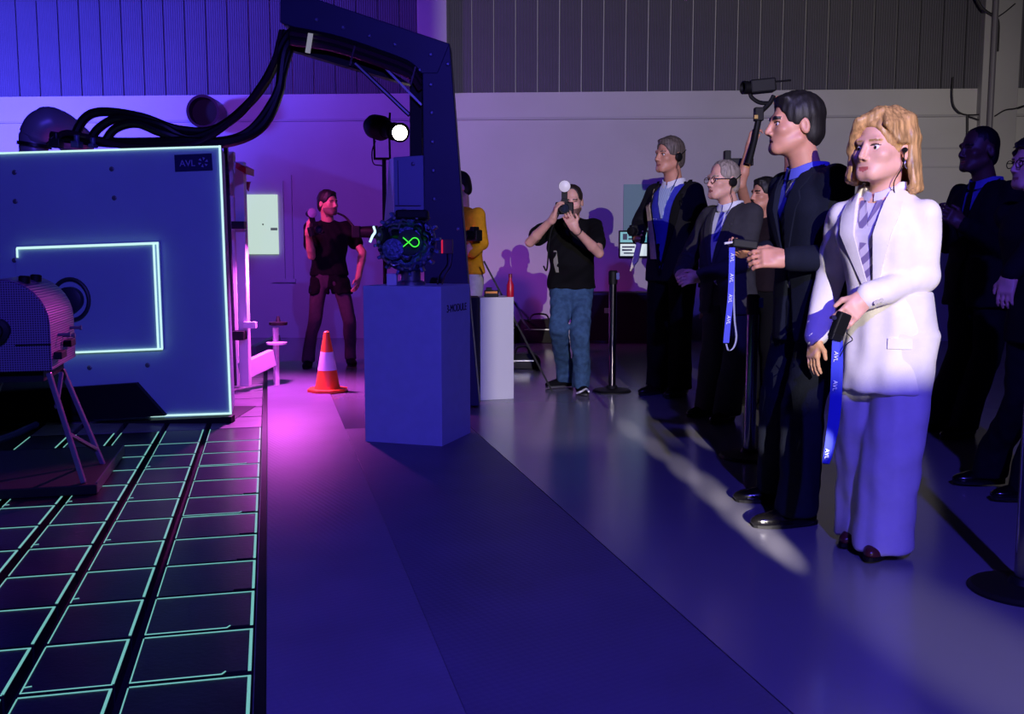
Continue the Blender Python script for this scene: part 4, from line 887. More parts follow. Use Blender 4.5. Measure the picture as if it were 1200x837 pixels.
            for k in range(10):                        # side-swept fringe from a parting on her left
                t = k / 8; a = hd(-.028 + .004 * k, .045 + .002 * k, .118 - .003 * k); b = hd(.03 + .006 * k, .088 - .004 * k, .088 - .010 * k); c_ = hd(.066 + .002 * k, .062 - .006 * k, .03 - .012 * k); d_ = hd(.082 + .002 * k, .05 - .007 * k, -.03 - .008 * k)
                Fd.cone(a, b, .008 * u, .009 * u, .014); Fd.cone(b, c_, .009 * u, .009 * u, .012); Fd.cone(c_, d_, .009 * u, .006 * u, .008)
            for k in range(6):
                a = hd(-.028 - .002 * k, .04 - .008 * k, .118 - .002 * k); b = hd(-.060 - .002 * k, .066 - .014 * k, .072); c_ = hd(-.078 - .002 * k, .03 - .012 * k, .02)
                Fd.cone(a, b, .008 * u, .008 * u, .014); Fd.cone(b, c_, .008 * u, .007 * u, .012)
            Fd.wrinkle(.0012, 220, 40, 4)
        s.ho = s.link('hair', Fd.mesh('hair', s.hair_m, 1)); return s.ho
    # ---- clothes
    def torso_rings(s, hem, g=0.0, shape='man', belly=0.0):
        z = s.s; b = s.lean; W = s.wd
        if shape == 'man': T = [(hem, .200, .138, 0), (.92, .192, .135, 0), (1.08, .172, .122 + belly, belly * .8), (1.20, .188, .128 + belly * .6, belly * .5), (1.30, .200, .132, 0), (1.39, .178, .108, -.008), (1.445, .115, .082, -.014), (1.47, .07, .064, -.016)]
        else: T = [(hem, .152, .132, 0), (.92, .154, .128, 0), (1.06, .136, .110, 0), (1.20, .158, .124, .01), (1.28, .168, .132, .014), (1.365, .152, .102, -.004), (1.425, .10, .078, -.012), (1.455, .06, .058, -.016)]
        out = []
        for (zz, w_, d_, cy) in T:
            k = min(1, max(0, (zz - .9) / .5)); out.append((zz * z, b.x * k, cy * z + b.y * k, (w_ * W + g) * z, (d_ + g) * z))
        return sorted(out)
    def bounds(s, extra=(), pad=.12, zlo=None):
        pts = [s.J[k] for k in ('shoR', 'shoL', 'elbR', 'elbL', 'wriR', 'wriL')] + list(extra) + [Vector((.26, .24, 1.5)) * s.s + s.lean, Vector((-.26, -.24, .7)) * s.s]
        lo = [min(p[i] for p in pts) - pad for i in range(3)]; hi = [max(p[i] for p in pts) + pad for i in range(3)]
        if zlo is not None: lo[2] = zlo
        return lo, hi
    def top(s, name, m, hem, g=0.0, shape='man', sleeves=1.0, sr=(.070, .058, .045), open_v=None, belly=0.0, wr=.003, seed=3, parent=None, cutfront=None, p=2.5, flare=None, sleeve_len=(1, 1)):
        z = s.s; rings = s.torso_rings(hem, g, shape, belly)
        if flare: r0 = rings[0]; rings[0] = (r0[0], r0[1], r0[2], r0[3] * flare, r0[4] * flare)
        s.rings = rings; s.pe = p; lo, hi = s.bounds(zlo=hem * z - .05)
        Fd = Field(lo, hi, s.h); Fd.stack(rings, p, .02)
        for n, sl_ in zip('RL', sleeve_len):
            sh = s.J['sho' + n]; sg = 1 if n == 'R' else -1; e = s.J['elb' + n]; w_ = s.J['wri' + n]
            Fd.cone(s.neck + Vector((sg * .055, 0, -.045)) * z, sh + Vector((-sg * .015 * z, 0, -.012 * z)), .044 * z, (sr[0] - .012) * z, .035)
            if sleeves >= 1:
                Fd.cone(sh, e, sr[0] * z, sr[1] * z, .03); Fd.cone(e, e + (w_ - e) * .97 * sl_, sr[1] * z, sr[2] * z, .012)
            elif sleeves > 0:
                e2 = sh + (e - sh) * sleeves; Fd.cone(sh, e2, sr[0] * z, (sr[0] + .004) * z, .03)
        if wr: Fd.wrinkle(wr, 38, 26, seed)
        if open_v:
            zb, wt = open_v; zt = 1.52; yb = .135 * z + s.lean.y
            Fd.stack([(zb * z, s.lean.x * .6, yb, .003 * z, .125 * z), ((zb * .5 + zt * .5) * z, s.lean.x * .85, yb - .01, wt * .60 * z, .125 * z), (zt * z, s.lean.x, yb - .02 * z, wt * z, .125 * z)], 4, .004, 's', cap=.001)
        if cutfront: Fd.stack([(hem * z - .06, 0, .2 * z, cutfront * z, .17 * z), ((open_v[0] if open_v else 1.0) * z, 0, .2 * z, .004 * z, .17 * z)], 2.2, .008, 's', cap=.001)
        return s.link(name, Fd.mesh(name, m, 1), parent)
    def front(s, x, zz, off=0.0):                      # point on the front of the last torso
        A_ = np.array(s.rings); z = zz * s.s; cx, cy, w_, d_ = [float(np.interp(z, A_[:, 0], A_[:, j])) for j in range(1, 5)]; X = x * s.s + cx
        k = max(0.0, 1 - abs((X - cx) / w_) ** s.pe) ** (1 / s.pe); return Vector((X, cy + d_ * k + off * s.s, z))
    def ribbon(s, name, m, rows, off=.004, th=.005, parent=None, nx=5):   # rows: (z, x left, x right) on the torso front
        q = MB(); vs = []; n = nx + 1
        for layer in (off, off - th):
            for zz, x0, x1 in rows:
                for i in range(n): vs.append(s.front(x0 + (x1 - x0) * i / nx, zz, layer))
        R_ = len(rows); fs = []
        for l in (0, 1):
            for r in range(R_ - 1):
                for i in range(nx): a = l * R_ * n + r * n + i; fs.append((a, a + 1, a + n + 1, a + n))
        for r in range(R_ - 1):
            for i in (0, nx): a = r * n + i; b = R_ * n + a; fs.append((a, a + n, b + n, b))
        for r in (0, R_ - 1):
            for i in range(nx): a = r * n + i; b = R_ * n + a; fs.append((a, a + 1, b + 1, b))
        q.add(vs, fs); return s.mb(q, name, m, parent)
    def lapels(s, jk, m, zb, wt, wmax=.05, notch=1.36):
        for sd in (-1, 1):
            rows = []
            for i in range(13):
                t = i / 12; zz = zb + (1.475 - zb) * t; xin = .003 + wt * .98 * (zz - zb) / (1.52 - zb) * 1.0
                wd = wmax * min(1, t / .62) if zz < notch else wmax * (.62 if zz < notch + .03 else .8 * (1.50 - zz) / (1.50 - notch) + .25)
                rows.append((zz, sd * (xin - .004), sd * (xin + wd)))
            s.ribbon('lapel', m, rows, .009, .007, jk)
    def tie(s, m, zb=1.0, w_=.04, parent=None):
        z = s.s; rows = [(zb - .04, -.003, .003), (zb, -w_ / 2 * 1.15, w_ / 2 * 1.15), (1.25, -w_ / 2 * .95, w_ / 2 * .95), (1.40, -w_ / 2 * .6, w_ / 2 * .6), (1.425, -w_ / 2 * .5, w_ / 2 * .5)]
        t = s.ribbon('tie', m, rows, .010, .008, parent); q = MB(); c = s.front(0, 1.44, .012); q.box(c, (w_ * .42 * z, .012 * z, .02 * z)); s.mb(q, 'tie_knot', m, t, smooth=80); return t
    def collar(s, m, parent=None, r=.074, zz=(1.44, 1.49)):
        z = s.s; c = s.neck; q = MB(); vs = []; n = 28; up = (s.hc - s.neck).normalized()
        for rr, h_, dr in ((r, zz[0], 0), (r * .97, zz[1], 0), (r * .97 + .006, zz[1] - .002, 0), (r * 1.16, zz[0] + .004, 0)):
            for k in range(n):
                a = 2 * math.pi * (k + .5) / n + math.pi / 2; open_ = max(0, math.sin(a)) ** 6; drop = .028 * max(0, math.sin(a)) ** 2
                vs.append(Vector((c.x + math.cos(a) * rr * z, c.y + .012 * z + math.sin(a) * rr * 1.08 * z, (h_ - drop) * z)))
        fs = [(j * n + k, j * n + k + 1, (j + 1) * n + k + 1, (j + 1) * n + k) for j in range(3) for k in range(n - 1)]
        q.add(vs, fs); return s.mb(q, 'collar', m, parent, smooth=60)
    def trousers(s, name, m, rt=.098, rk=.074, rh=.078, hem=.045, waist=1.06, wr=.004, seed=5, wide_=None, parent=None, p=2.2, fz=9):
        z = s.s; pts = [s.J[k] for k in ('hipR', 'hipL', 'kneeR', 'kneeL', 'ankR', 'ankL')]; lo = [min(p_[i] for p_ in pts) - .22 for i in range(3)]; hi = [max(p_[i] for p_ in pts) + .22 for i in range(3)]; lo[2] = hem * z - .03; hi[2] = waist * z + .05
        Fd = Field(lo, hi, s.h); Fd.stack([(.80 * z, 0, 0, .165 * z, .115 * z), (.92 * z, 0, 0, .175 * z, .125 * z), (waist * z, 0, 0, .155 * z, .11 * z)], 2.4, .02)
        for n in 'RL':
            h_, k_, a_ = s.J['hip' + n], s.J['knee' + n], s.J['ank' + n]; sg = 1 if n == 'R' else -1
            Fd.stack([(hem * z, a_.x, a_.y + .008 * z, rh * z, rh * 1.12 * z), (a_.z + .10 * z, a_.x * .85 + k_.x * .15, a_.y * .8 + k_.y * .2, rh * .98 * z, rh * 1.03 * z), (k_.z, k_.x, k_.y, rk * z, rk * 1.08 * z), ((k_.z + h_.z) / 2, (k_.x + h_.x) / 2, (k_.y + h_.y) / 2, (rt + rk) / 2 * z, (rt + rk) / 2 * 1.08 * z), (h_.z - .02 * z, h_.x * 1.0, h_.y, rt * z, rt * 1.1 * z)], p, .02)
        Fd.wrinkle(wr, 30, fz, seed); Fd.wrinkle(wr * .5, 30, 40, seed + 1)
        return s.link(name, Fd.mesh(name, m, 1), parent)
    def shoes(s, m, msole=None, L=.275, wd=.047, heel=0.0, name='shoe'):
        z = s.s
        for n in 'RL':
            a = s.J['ank' + n]; t = s.toe[n]; g = Vector((a.x, a.y, a.z - .085 * z)); sd_ = Vector((t.y, -t.x, 0)); R = Matrix((sd_, t, Vector((0, 0, 1)))).transposed()
            lo = [g[i] - .27 * z for i in range(3)]; hi = [g[i] + .27 * z for i in range(3)]; lo[2] = g.z - .004; hi[2] = g.z + .16 * z
            Fd = Field(lo, hi, min(s.h, .006)); zz = Vector((0, 0, z))
            Fd.ell(g + t * -.035 * z + zz * .036, (.038 * z, .048 * z, .045 * z), R, .01); Fd.ell(g + t * .085 * z + zz * .026, (wd * z, (L - .15) * z * .9, .036 * z), R, .03); Fd.cone(g + zz * .04, g + zz * .11 + t * -.012 * z, .042 * z, .044 * z, .03); Fd.cone(g + t * .03 * z + zz * .05, g + t * .10 * z + zz * .035, .036 * z, .03 * z, .02)
            o = s.link(name, Fd.mesh(name, m, 1)); q = MB(); pol = []
            for k in range(22):
                an = 2 * math.pi * k / 22; y_ = math.sin(an); x_ = math.cos(an) * wd * 1.02 * (1 if y_ > -.2 else .86); pol.append(g + sd_ * x_ * z + t * (.055 + y_ * L * .5) * z)
            q.prism(pol, (0, 0, .016 * z)); s.mb(q, 'sole', msole or m_black, o, smooth=0)
    def shirt(s, m, hem=.9, g=-.018, shape='man', belly=0.0, name='shirt', p=2.4):
        z = s.s; rings = s.torso_rings(hem, g, shape, belly); s.rings = rings; s.pe = p
        lo = [-.3 * z, -.25 * z, hem * z - .03]; hi = [.3 * z, .3 * z, 1.54 * z]; lo = [lo[i] + min(0, s.lean[i]) for i in range(3)]; hi = [hi[i] + max(0, s.lean[i]) for i in range(3)]
        Fd = Field(lo, hi, s.h); Fd.stack(rings, p, .02); Fd.wrinkle(.0015, 40, 26, 8); return s.link(name, Fd.mesh(name, m, 1))
    def headset(s, side=-1, band=True):
        u = s.hs; hd = s.hd; q = MB(); q.lathe([(.026 * u, -.006), (.028 * u, .006), (.022 * u, .014), (.008 * u, .016)], 18, hd(side * .082, -.012, -.012), s.HR @ Vector((side, 0, 0))); e = s.mb(q, 'earphone', m_black)
        if band: q = MB(); q.tube([hd(side * (.088 + .0 * k), -.012 - .06 * math.sin(k * math.pi / 8), -.012 + .0 * k) + s.HR @ Vector((0, 0, .05 * math.sin(k * math.pi / 8) * u)) for k in range(9)], .003 * u, 6); s.mb(q, 'ear_hook', m_black, e)
        q = MB(); q.tube(bez([hd(side * .085, -.005, -.03), hd(side * .078, .0, -.075), hd(side * .085, -.01, -.13), s.front(side * .06, 1.40, .012)], 8), .0022, 5); s.mb(q, 'earphone_wire', m_black, e)
    def glasses(s, m=None):
        u = s.hs; hd = s.hd; m = m or m_black; q = MB(); q.tube([hd(-.009, .108, .004), hd(.0, .110, .006), hd(.009, .108, .004)], .0022 * u, 6); g = s.mb(q, 'glasses', m)
        for sd in (-1, 1):
            q = MB(); q.tube([hd(sd * .033 + .024 * math.cos(k * math.pi / 8), .104 - .004 * abs(math.cos(k * math.pi / 8)), -.001 + .017 * math.sin(k * math.pi / 8)) for k in range(16)], .0022 * u, 6, closed=True); s.mb(q, 'rim', m, g)
            q = MB(); q.tube([hd(sd * .057, .100, .006), hd(sd * .078, .05, .008), hd(sd * .080, -.012, .006)], .0022 * u, 6); s.mb(q, 'temple', m, g)
        return g
def tapestrip(pts, wd, side, th=.0012):              # a hanging ribbon of webbing
    q = MB(); side = Vector(side).normalized(); vs = []; n = len(pts)
    for p in pts:
        for sx, o in ((-1, 0), (1, 0), (1, 1), (-1, 1)):
            vs.append(Vector(p) + side * sx * wd / 2 + Vector((0, th * o, 0)))
    fs = [(i * 4 + k, i * 4 + (k + 1) % 4, i * 4 + 4 + (k + 1) % 4, i * 4 + 4 + k) for i in range(n - 1) for k in range(4)] + [(0, 1, 2, 3), ((n - 1) * 4 + 3, (n - 1) * 4 + 2, (n - 1) * 4 + 1, (n - 1) * 4)]
    q.add(vs, fs); return q
m_lan = mat('lanyard_blue', (38, 52, 190), 0.6); m_lant = mat('lanyard_print', (225, 228, 245), 0.6)
m_white_j = cloth('ivory_suiting', (238, 232, 224), 0.75, 0.12, 0.03); m_white_t = cloth('ivory_trousers', (225, 220, 216), 0.75, 0.12, 0.03)
m_navy_s = cloth('navy_suiting', (17, 21, 36)); m_char = cloth('charcoal_suiting', (56, 55, 60)); m_blk = cloth('black_cloth', (8, 8, 10)); m_blk2 = cloth('dark_suiting', (16, 16, 20))
m_shirt = cloth('white_shirt', (222, 224, 232), 0.7, 0.1, 0.03); m_pblue = stripes('striped_blue_shirt', (190, 204, 228), (140, 165, 205), 22)
m_lshoe = mat('black_leather', (12, 11, 12), 0.18); m_jean = cloth('blue_denim', (62, 92, 124), 0.85, 0.4, 0.25)

# ---------------------------------------------------------------- woman in ivory suit
W = Person('woman with blond bob in an ivory trouser suit holding a black receiver', 1031, 650, 47, 124, m_skinA, hairm('hair_blond', (184, 142, 88), 0.45), m_lipA, h=.0055, hf=.0038, head_phi=57, lean=(-.05, 0.0), head_off=(-.012, -.012, -.035), hsc=1.19)
for n in 'RL': W.J['sho' + n] += Vector((0, 0, -.045))
J = W.J
J['elbL'] = W.w(1083, 322, 3.60); J['wriL'] = W.w(1013, 349, 3.52); J['elbR'] = W.w(975, 318, 3.93); J['wriR'] = W.w(956, 395, 3.90)
J['ankR'] = W.loc(G(1002, 641)) + Vector((0, -.09, .09)); J['ankL'] = W.loc(G(1022, 655)) + Vector((0, -.09, .09)); J['kneeR'] = (J['ankR'] + J['hipR']) / 2 + Vector((0, .02, 0)); J['kneeL'] = (J['ankL'] + J['hipL']) / 2 + Vector((0, .02, 0))
W.hand('L', (-.62, -.25, -.60), (-.25, .75, -.35), (.35, .9, 1.5), sc=.98, thumb=.75); W.hand('R', (-.12, -.1, -1), (.9, .3, 0), (.2, .4, .6), sc=.95)
W.body(female=True, brow=.7); W.eyes(); W.hair('bob')
W.shirt(cloth('pale_blouse', (205, 198, 214), 0.6, 0.1, 0.06), shape='woman', name='blouse'); W.collar(MATS['pale_blouse'], r=.060, zz=(1.425, 1.462))
sc_m = stripes('patterned_scarf', (196, 186, 205), (120, 105, 150), 9, 'DIAGONAL'); W.ribbon('scarf', sc_m, [(1.06, -.03, -.002), (1.2, -.034, .004), (1.33, -.036, .0), (1.40, -.05, -.018), (1.45, -.066, -.04)], .010, .008); W.ribbon('scarf', sc_m, [(1.05, .004, .03), (1.2, .0, .034), (1.33, .004, .036), (1.40, .02, .05), (1.45, .042, .066)], .012, .008)
jk = W.top('jacket', m_white_j, .665, .004, 'woman', sr=(.058, .058, .05), open_v=(1.0, .078), wr=.0025, flare=1.06, sleeve_len=(1, .97)); W.lapels(jk, m_white_j, 1.0, .078, .062)
W.ribbon('pocket_flap', m_white_j, [(.845, -.155, -.065), (.885, -.155, -.065)], .006, .006, jk); q = MB(); q.lathe([(.010, 0), (.010, .004), (.006, .006)], 14, W.front(-.006, 1.0, .002), (0, 1, 0)); W.mb(q, 'button', mat('button_horn', (205, 198, 186), 0.4), jk)
for k in range(3): q = MB(); c = J['wriL'] + (J['elbL'] - J['wriL']) * (.10 + .05 * k); q.lathe([(.007, 0), (.007, .004)], 10, c + W.Ri @ Vector((.0, -.052, -.022)), W.Ri @ Vector((0, -1, -.3))); W.mb(q, 'cuff_button', MATS['button_horn'], jk)
W.trousers('trousers', m_white_t,   .100, .104, .112, .03, wr=.005, seed=12, fz=3)
W.shoes(mat('burgundy_leather', (88, 40, 38), 0.3), L=.245, wd=.042)
for sd in (-1,): q = MB(); q.tube([W.hd(sd * .082 + .0, -.012 + .012 * math.cos(k * .785), -.05 + .014 * math.sin(k * .785)) for k in range(8)], .0022, 6, closed=True); W.mb(q, 'earring', m_steel)
q = MB(); q.lathe([(.009, -.004), (.010, .004), (.005, .012)], 12, W.hd(-.082, .004, -.008), W.HR @ Vector((-1, .3, 0))); ep = W.mb(q, 'earpiece', m_black); q = MB(); q.tube(bez([W.hd(-.084, .006, -.012), W.hd(-.082, .012, -.06), W.hd(-.06, .02, -.11), W.hd(-.055, .0, -.16)], 6), .002, 5); W.mb(q, 'earpiece_wire', m_black, ep)
rec = thing('audio_receiver', 'black audio receiver gripped in the woman\'s left hand', 'receiver', P(983, 385, 3.43))
q = MB(); R_ = Matrix.Rotation(.35, 3, 'Y') @ Matrix.Rotation(.4, 3, 'Z'); q.box(P(984, 382, 3.435), (.026, .014, .048), R_); q.build('body', m_black, rec, smooth=0, bevel=.006); q = MB(); q.box(P(979, 395, 3.43), (.022, .012, .012), R_); q.build('clip', m_dsteel, rec, smooth=0, bevel=.003); q = MB(); q.lathe([(.008, 0), (.008, .012)], 12, P(978, 374, 3.425), (-.3, -.8, .4)); q.build('dial', m_dsteel, rec)
q = MB(); q.tube(bez([P(992, 390, 3.44), P(999, 398, 3.42), P(992, 404, 3.42), P(984, 418, 3.43)], 8), .0018, 5); q.build('wire', m_black, rec)
l1 = [P(980, 398, 3.43), P(979, 420, 3.43), P(978, 450, 3.44), P(976, 480, 3.45), P(972, 515, 3.46), P(968, 543, 3.47)]
ln = thing('lanyard', 'blue lanyard with white print hanging from the woman\'s receiver', 'lanyard', P(974, 545, 3.46)); tapestrip(bez(l1, 5), .026, (1, -.2, 0)).build('strap', m_lan, ln, smooth=0); tapestrip(bez([P(984, 399, 3.45), P(984, 440, 3.46), P(981, 490, 3.47), P(973, 530, 3.48), P(968, 544, 3.48)], 5), .022, (1, -.2, 0)).build('strap', m_lan, ln, smooth=0)
RV = Matrix.Rotation(math.pi / 2, 3, 'X') @ Matrix.Rotation(-math.pi / 2 - .05, 3, 'Z')
for (x, y) in ((979.5, 418), (978.5, 452), (969, 532)): text_mesh('print', 'AVL', .021, m_lant, P(x, y, 3.423 if y < 500 else 3.455), RV, ln, .0004)

# ---------------------------------------------------------------- man in navy suit
N = Person('dark-haired man in profile wearing a navy suit and blue shirt', 948, 610, 72, 109, m_skinB, h_black, m_lipB, h=.006, hf=.0042, head_phi=87, head_off=(0.0, .03, .0), hsc=1.04, lean=(-.055, 0))
J = N.J
J['elbL'] = N.w(988, 300, 3.97); J['wriL'] = N.w(920, 303, 3.93); J['elbR'] = N.w(925, 293, 4.42); J['wriR'] = N.w(893, 297, 4.20)
J['ankL'] = N.loc(G(930, 616)) + Vector((0, -.02, .088)); J['ankR'] = N.loc(G(908, 588)) + Vector((0, -.02, .088)); J['kneeL'] = (J['ankL'] + J['hipL']) / 2 + Vector((0, .05, .0)); J['kneeR'] = (J['ankR'] + J['hipR']) / 2 + Vector((0, .06, 0)); N.toe = {'R': N.Ri @ Vector((-1, -.05, 0)), 'L': N.Ri @ Vector((-.98, -.2, 0))}
N.hand('L', (-1, -.05, .02), (0, .9, -.4), (.5, 1.1, 1.7), thumb=.7); N.hand('R', (-1, -.1, .05), (.1, .4, .9), (.5, 1.1, 1.7), thumb=.8)
N.body(brow=1.3); N.eyes(); N.hair('short')
N.shirt(cloth('royal_blue_shirt', (84, 90, 190), 0.7, 0.1, 0.04)); N.collar(MATS['royal_blue_shirt'], r=.076); N.tie(stripes('striped_silk_tie', (40, 44, 60), (130, 130, 128), 14, 'DIAGONAL', 0.4), 1.02)
jk = N.top('jacket', m_navy_s, .76, .002, 'man', sr=(.072, .062, .048), open_v=(1.06, .085), wr=.003, seed=21, cutfront=.06, sleeve_len=(.92, .92)); N.lapels(jk, m_navy_s, 1.06, .085, .06)
for n in 'LR': q = MB(); a = J['elb' + n]; b = J['wri' + n]; d = (b - a).normalized(); q.tube([a + (b - a) * .88, a + (b - a) * .955], [.044, .042], 16); N.mb(q, 'shirt_cuff', MATS['royal_blue_shirt'])
N.trousers('trousers', m_navy_s, .098, .078, .082, .05, seed=22, wr=.005); N.shoes(m_lshoe, L=.29)
rec = thing('audio_receiver', 'black audio receiver in the navy-suited man\'s right hand', 'receiver', P(872, 286, 4.12)); q = MB(); q.box(P(873, 286, 4.13), (.052, .016, .018), Matrix.Rotation(.12, 3, 'Y')); q.build('body', m_black, rec, smooth=0, bevel=.006); q = MB(); q.tube([P(858, 284, 4.12), P(849, 285.5, 4.11)], .005, 8); q.build('antenna', m_white, rec)
ln = thing('lanyard', 'blue lanyard hanging from the navy-suited man\'s receiver', 'lanyard', P(855, 400, 4.1)); tapestrip(bez([P(858, 290, 4.1), P(857.5, 320, 4.1), P(856, 350, 4.1), P(853, 380, 4.1), P(851, 402, 4.1)], 5), .024, (1, -.1, 0)).build('strap', m_lan, ln, smooth=0); tapestrip(bez([P(860, 292, 4.11), P(860, 345, 4.11), P(861, 375, 4.11), P(863, 395, 4.11), P(860, 407, 4.11), P(854, 411, 4.11), P(851, 403, 4.11)], 5), .007, (1, -.1, 0)).build('cord', mat('lanyard_grey', (120, 125, 160), 0.5), ln, smooth=0)
for (x, y) in ((858, 302), (857.2, 326), (855.7, 350), (853.6, 375)): text_mesh('print', 'AVL', .021, m_lant, P(x, y, 4.093), RV, ln, .0004)

# ---------------------------------------------------------------- man in charcoal suit
Q = Person('grey-haired man with glasses in a charcoal suit and striped blue tie', 850, 494, 52, 186, m_skinA, h_silver, m_lipB, h=.0075, hf=.0055, head_phi=64, hsc=1.08, head_off=(.02, .02, -.015))
J = Q.J; J['elbL'] = Q.w(873, 306, 6.42); J['wriL'] = Q.w(822, 324, 6.32); J['elbR'] = Q.w(806, 304, 6.92); J['wriR'] = Q.w(797, 320, 6.62)
J['ankL'] = Q.loc(G(852, 494)) + Vector((0, 0, .088)); J['ankR'] = Q.loc(G(830, 487)) + Vector((0, 0, .088))
Q.hand('L', (-.95, -.05, -.15), (0, .8, -.4), (.4, .9, 1.2)); Q.hand('R', (-.1, -1, -.2), (.5, -.2, -.6), (.3, .7, 1.1))
Q.body(brow=.8); Q.eyes(); Q.hair('receding'); Q.glasses(mat('glasses_brown', (60, 30, 28), 0.3))
Q.shirt(m_shirt, belly=.03); Q.collar(m_shirt, r=.078); Q.tie(stripes('blue_striped_tie', (40, 40, 150), (105, 105, 205), 16, 'DIAGONAL', 0.4), .98, .048)
jk = Q.top('jacket', m_char, .74, .004, 'man', sr=(.074, .064, .05), open_v=(1.0, .09), belly=.03, seed=31, cutfront=.07); Q.lapels(jk, m_char, 1.0, .09, .055); q = MB(); q.lathe([(.008, 0), (.008, .003)], 10, Q.front(-.115, 1.33, .012), (-.3, 1, 0)); Q.mb(q, 'lapel_pin', m_steel, jk)
Q.trousers('trousers', m_char, .1, .08, .086, .05, seed=32); Q.shoes(m_lshoe); Q.headset(-1)

# ---------------------------------------------------------------- tall man in open blazer
T = Person('tall man in an open dark blazer over a blue sweater', 785, 466, 46, 160, m_skinB, h_grey, m_lipB, h=.008, hf=.006, head_phi=58, hsc=1.0, head_off=(0, .02, 0), wide=.92)
J = T.J; J['elbR'] = T.w(750, 262, 7.95); J['wriR'] = T.w(748, 280, 7.62); J['elbL'] = T.w(832, 300, 7.6); J['wriL'] = T.w(825, 345, 7.62)
J['ankL'] = T.loc(G(797, 464)) + Vector((0, 0, .10)); J['ankR'] = T.loc(G(772, 461)) + Vector((0, 0, .10)); T.hand('R', (-.3, -.8, .25), (.6, -.3, 0), (.5, 1.0, 1.5)); T.hand('L', (0, -.1, -1), (-.8, 0, 0), (.2, .4, .6))
T.body(brow=.8); T.eyes(); T.hair('short')
T.shirt(m_shirt, hem=1.2, g=-.02); T.collar(m_shirt, r=.072); T.shirt(cloth('blue_sweater', (58, 62, 190), 0.85, 0.5, 0.08), hem=.88, g=-.012, name='sweater'); sw = T.e.children[-1]
T.ribbon('shirt_front', m_pblue, [(1.22, -.004, .004), (1.32, -.03, .03), (1.40, -.05, .05), (1.44, -.058, .058)], .014, .012)
jk = T.top('blazer', cloth('dark_blazer', (24, 23, 27)), .80, .002, 'man', sr=(.068, .058, .046), open_v=(.84, .135), seed=41); T.lapels(jk, m_blk, .84, .135, .045)
T.ribbon('lapel_light', cloth('lit_lapel_beige', (196, 178, 150)), [(.95, .022, .075), (1.1, .054, .105), (1.3, .094, .138), (1.42, .114, .146)], .015, .008, jk)  # white light on the right lapel, put into a beige strip
T.trousers('trousers', m_blk, .092, .074, .078, .05, seed=42); T.shoes(mat('brown_black_leather', (26, 20, 16), 0.25)); T.headset(-1)
dv = thing('compact_camera', 'small dark camera held by the tall man in the blazer', 'camera', P(746, 272, 7.45)); q = MB(); q.box(P(746, 270, 7.48), (.05, .03, .04), Matrix.Rotation(.3, 3, 'Z')); q.build('body', m_black, dv, smooth=0, bevel=.008); q = MB(); q.lathe([(.03, 0), (.032, .05), (.026, .052)], 16, P(743, 271, 7.46), (-.6, -.8, 0)); q.build('lens', m_black, dv)
pp = thing('paper_sheet', 'folded cream paper sheet hanging from the tall man\'s hand', 'paper', P(746, 318, 7.5)); q = MB(); q.prism([P(746, 284, 7.5), P(751, 286, 7.5), P(747, 306, 7.5), P(738, 318, 7.52)], (.01, .012, 0)); q.build('sheet', mat('cream_paper', (225, 212, 190), 0.7), pp, smooth=0)

# ---------------------------------------------------------------- photographer in jeans
U = Person('photographer in black t-shirt and jeans aiming a flash camera', 669, 459, 4, 214, m_skinA, h_brown, m_lipB, h=.0075, hf=.0055, head_pitch=-.15, head_phi=8, hsc=1.08, head_off=(0, .05, -.03), lean=(0, -.02), wide=1.08)
J = U.J; J['elbR'] = U.w(621, 284, 7.62); J['wriR'] = U.w(648, 256, 7.44); J['elbL'] = U.w(702, 297, 7.60); J['wriL'] = U.w(674, 268, 7.42)
J['ankL'] = U.loc(G(681, 461)) + Vector((0, 0, .088)); J['ankR'] = U.loc(G(662, 454)) + Vector((0, 0, .088)); J['kneeL'] = U.w(680, 392, 7.7); J['kneeR'] = U.w(655, 388, 7.75); U.toe = {'R': U.Ri @ Vector((-.9, -.45, 0)).normalized(), 'L': U.Ri @ Vector((.15, -1, 0)).normalized()}
U.hand('R', (.25, -.25, .9), (.9, .1, -.1), (.4, .9, 1.4)); U.hand('L', (-.5, -.25, .75), (-.3, .3, .6), (.5, 1.0, 1.4))
U.body(stubble=mat('beard_shadow', (120, 88, 76), 0.6)); U.hair('receding')
sh = U.top('t_shirt', m_blk, .88, -.004, 'man', sleeves=.62, sr=(.072, .06, .05), belly=.045, seed=51, wr=.005); U.ribbon('shirt_print', mat('shirt_print', (150, 150, 130), 0.8), [(1.02, .105, .13), (1.1, .11, .15), (1.2, .125, .15)], .004, .003, sh)
U.trousers('jeans', m_jean, .098, .078, .074, .05, seed=52, wr=.006); U.shoes(m_blk, mat('white_sole', (70, 70, 72), 0.6), name='sneaker')
q = MB(); q.tube(bez([G(676, 461, .03), G(681, 459, .05), G(687, 456, .055), G(690, 459, .05)], 5), .008, 6); U.mb(q, 'sneaker_stripe', m_cwhite, [o for o in U.e.children if o.name.startswith('sneaker')][1], world=True)
q = MB(); a = J['wriL']; b = J['elbL']; d = (b - a).normalized(); q.tube([a + d * .025, a + d * .045], [.030, .031], 14); U.mb(q, 'wrist_watch', m_black)
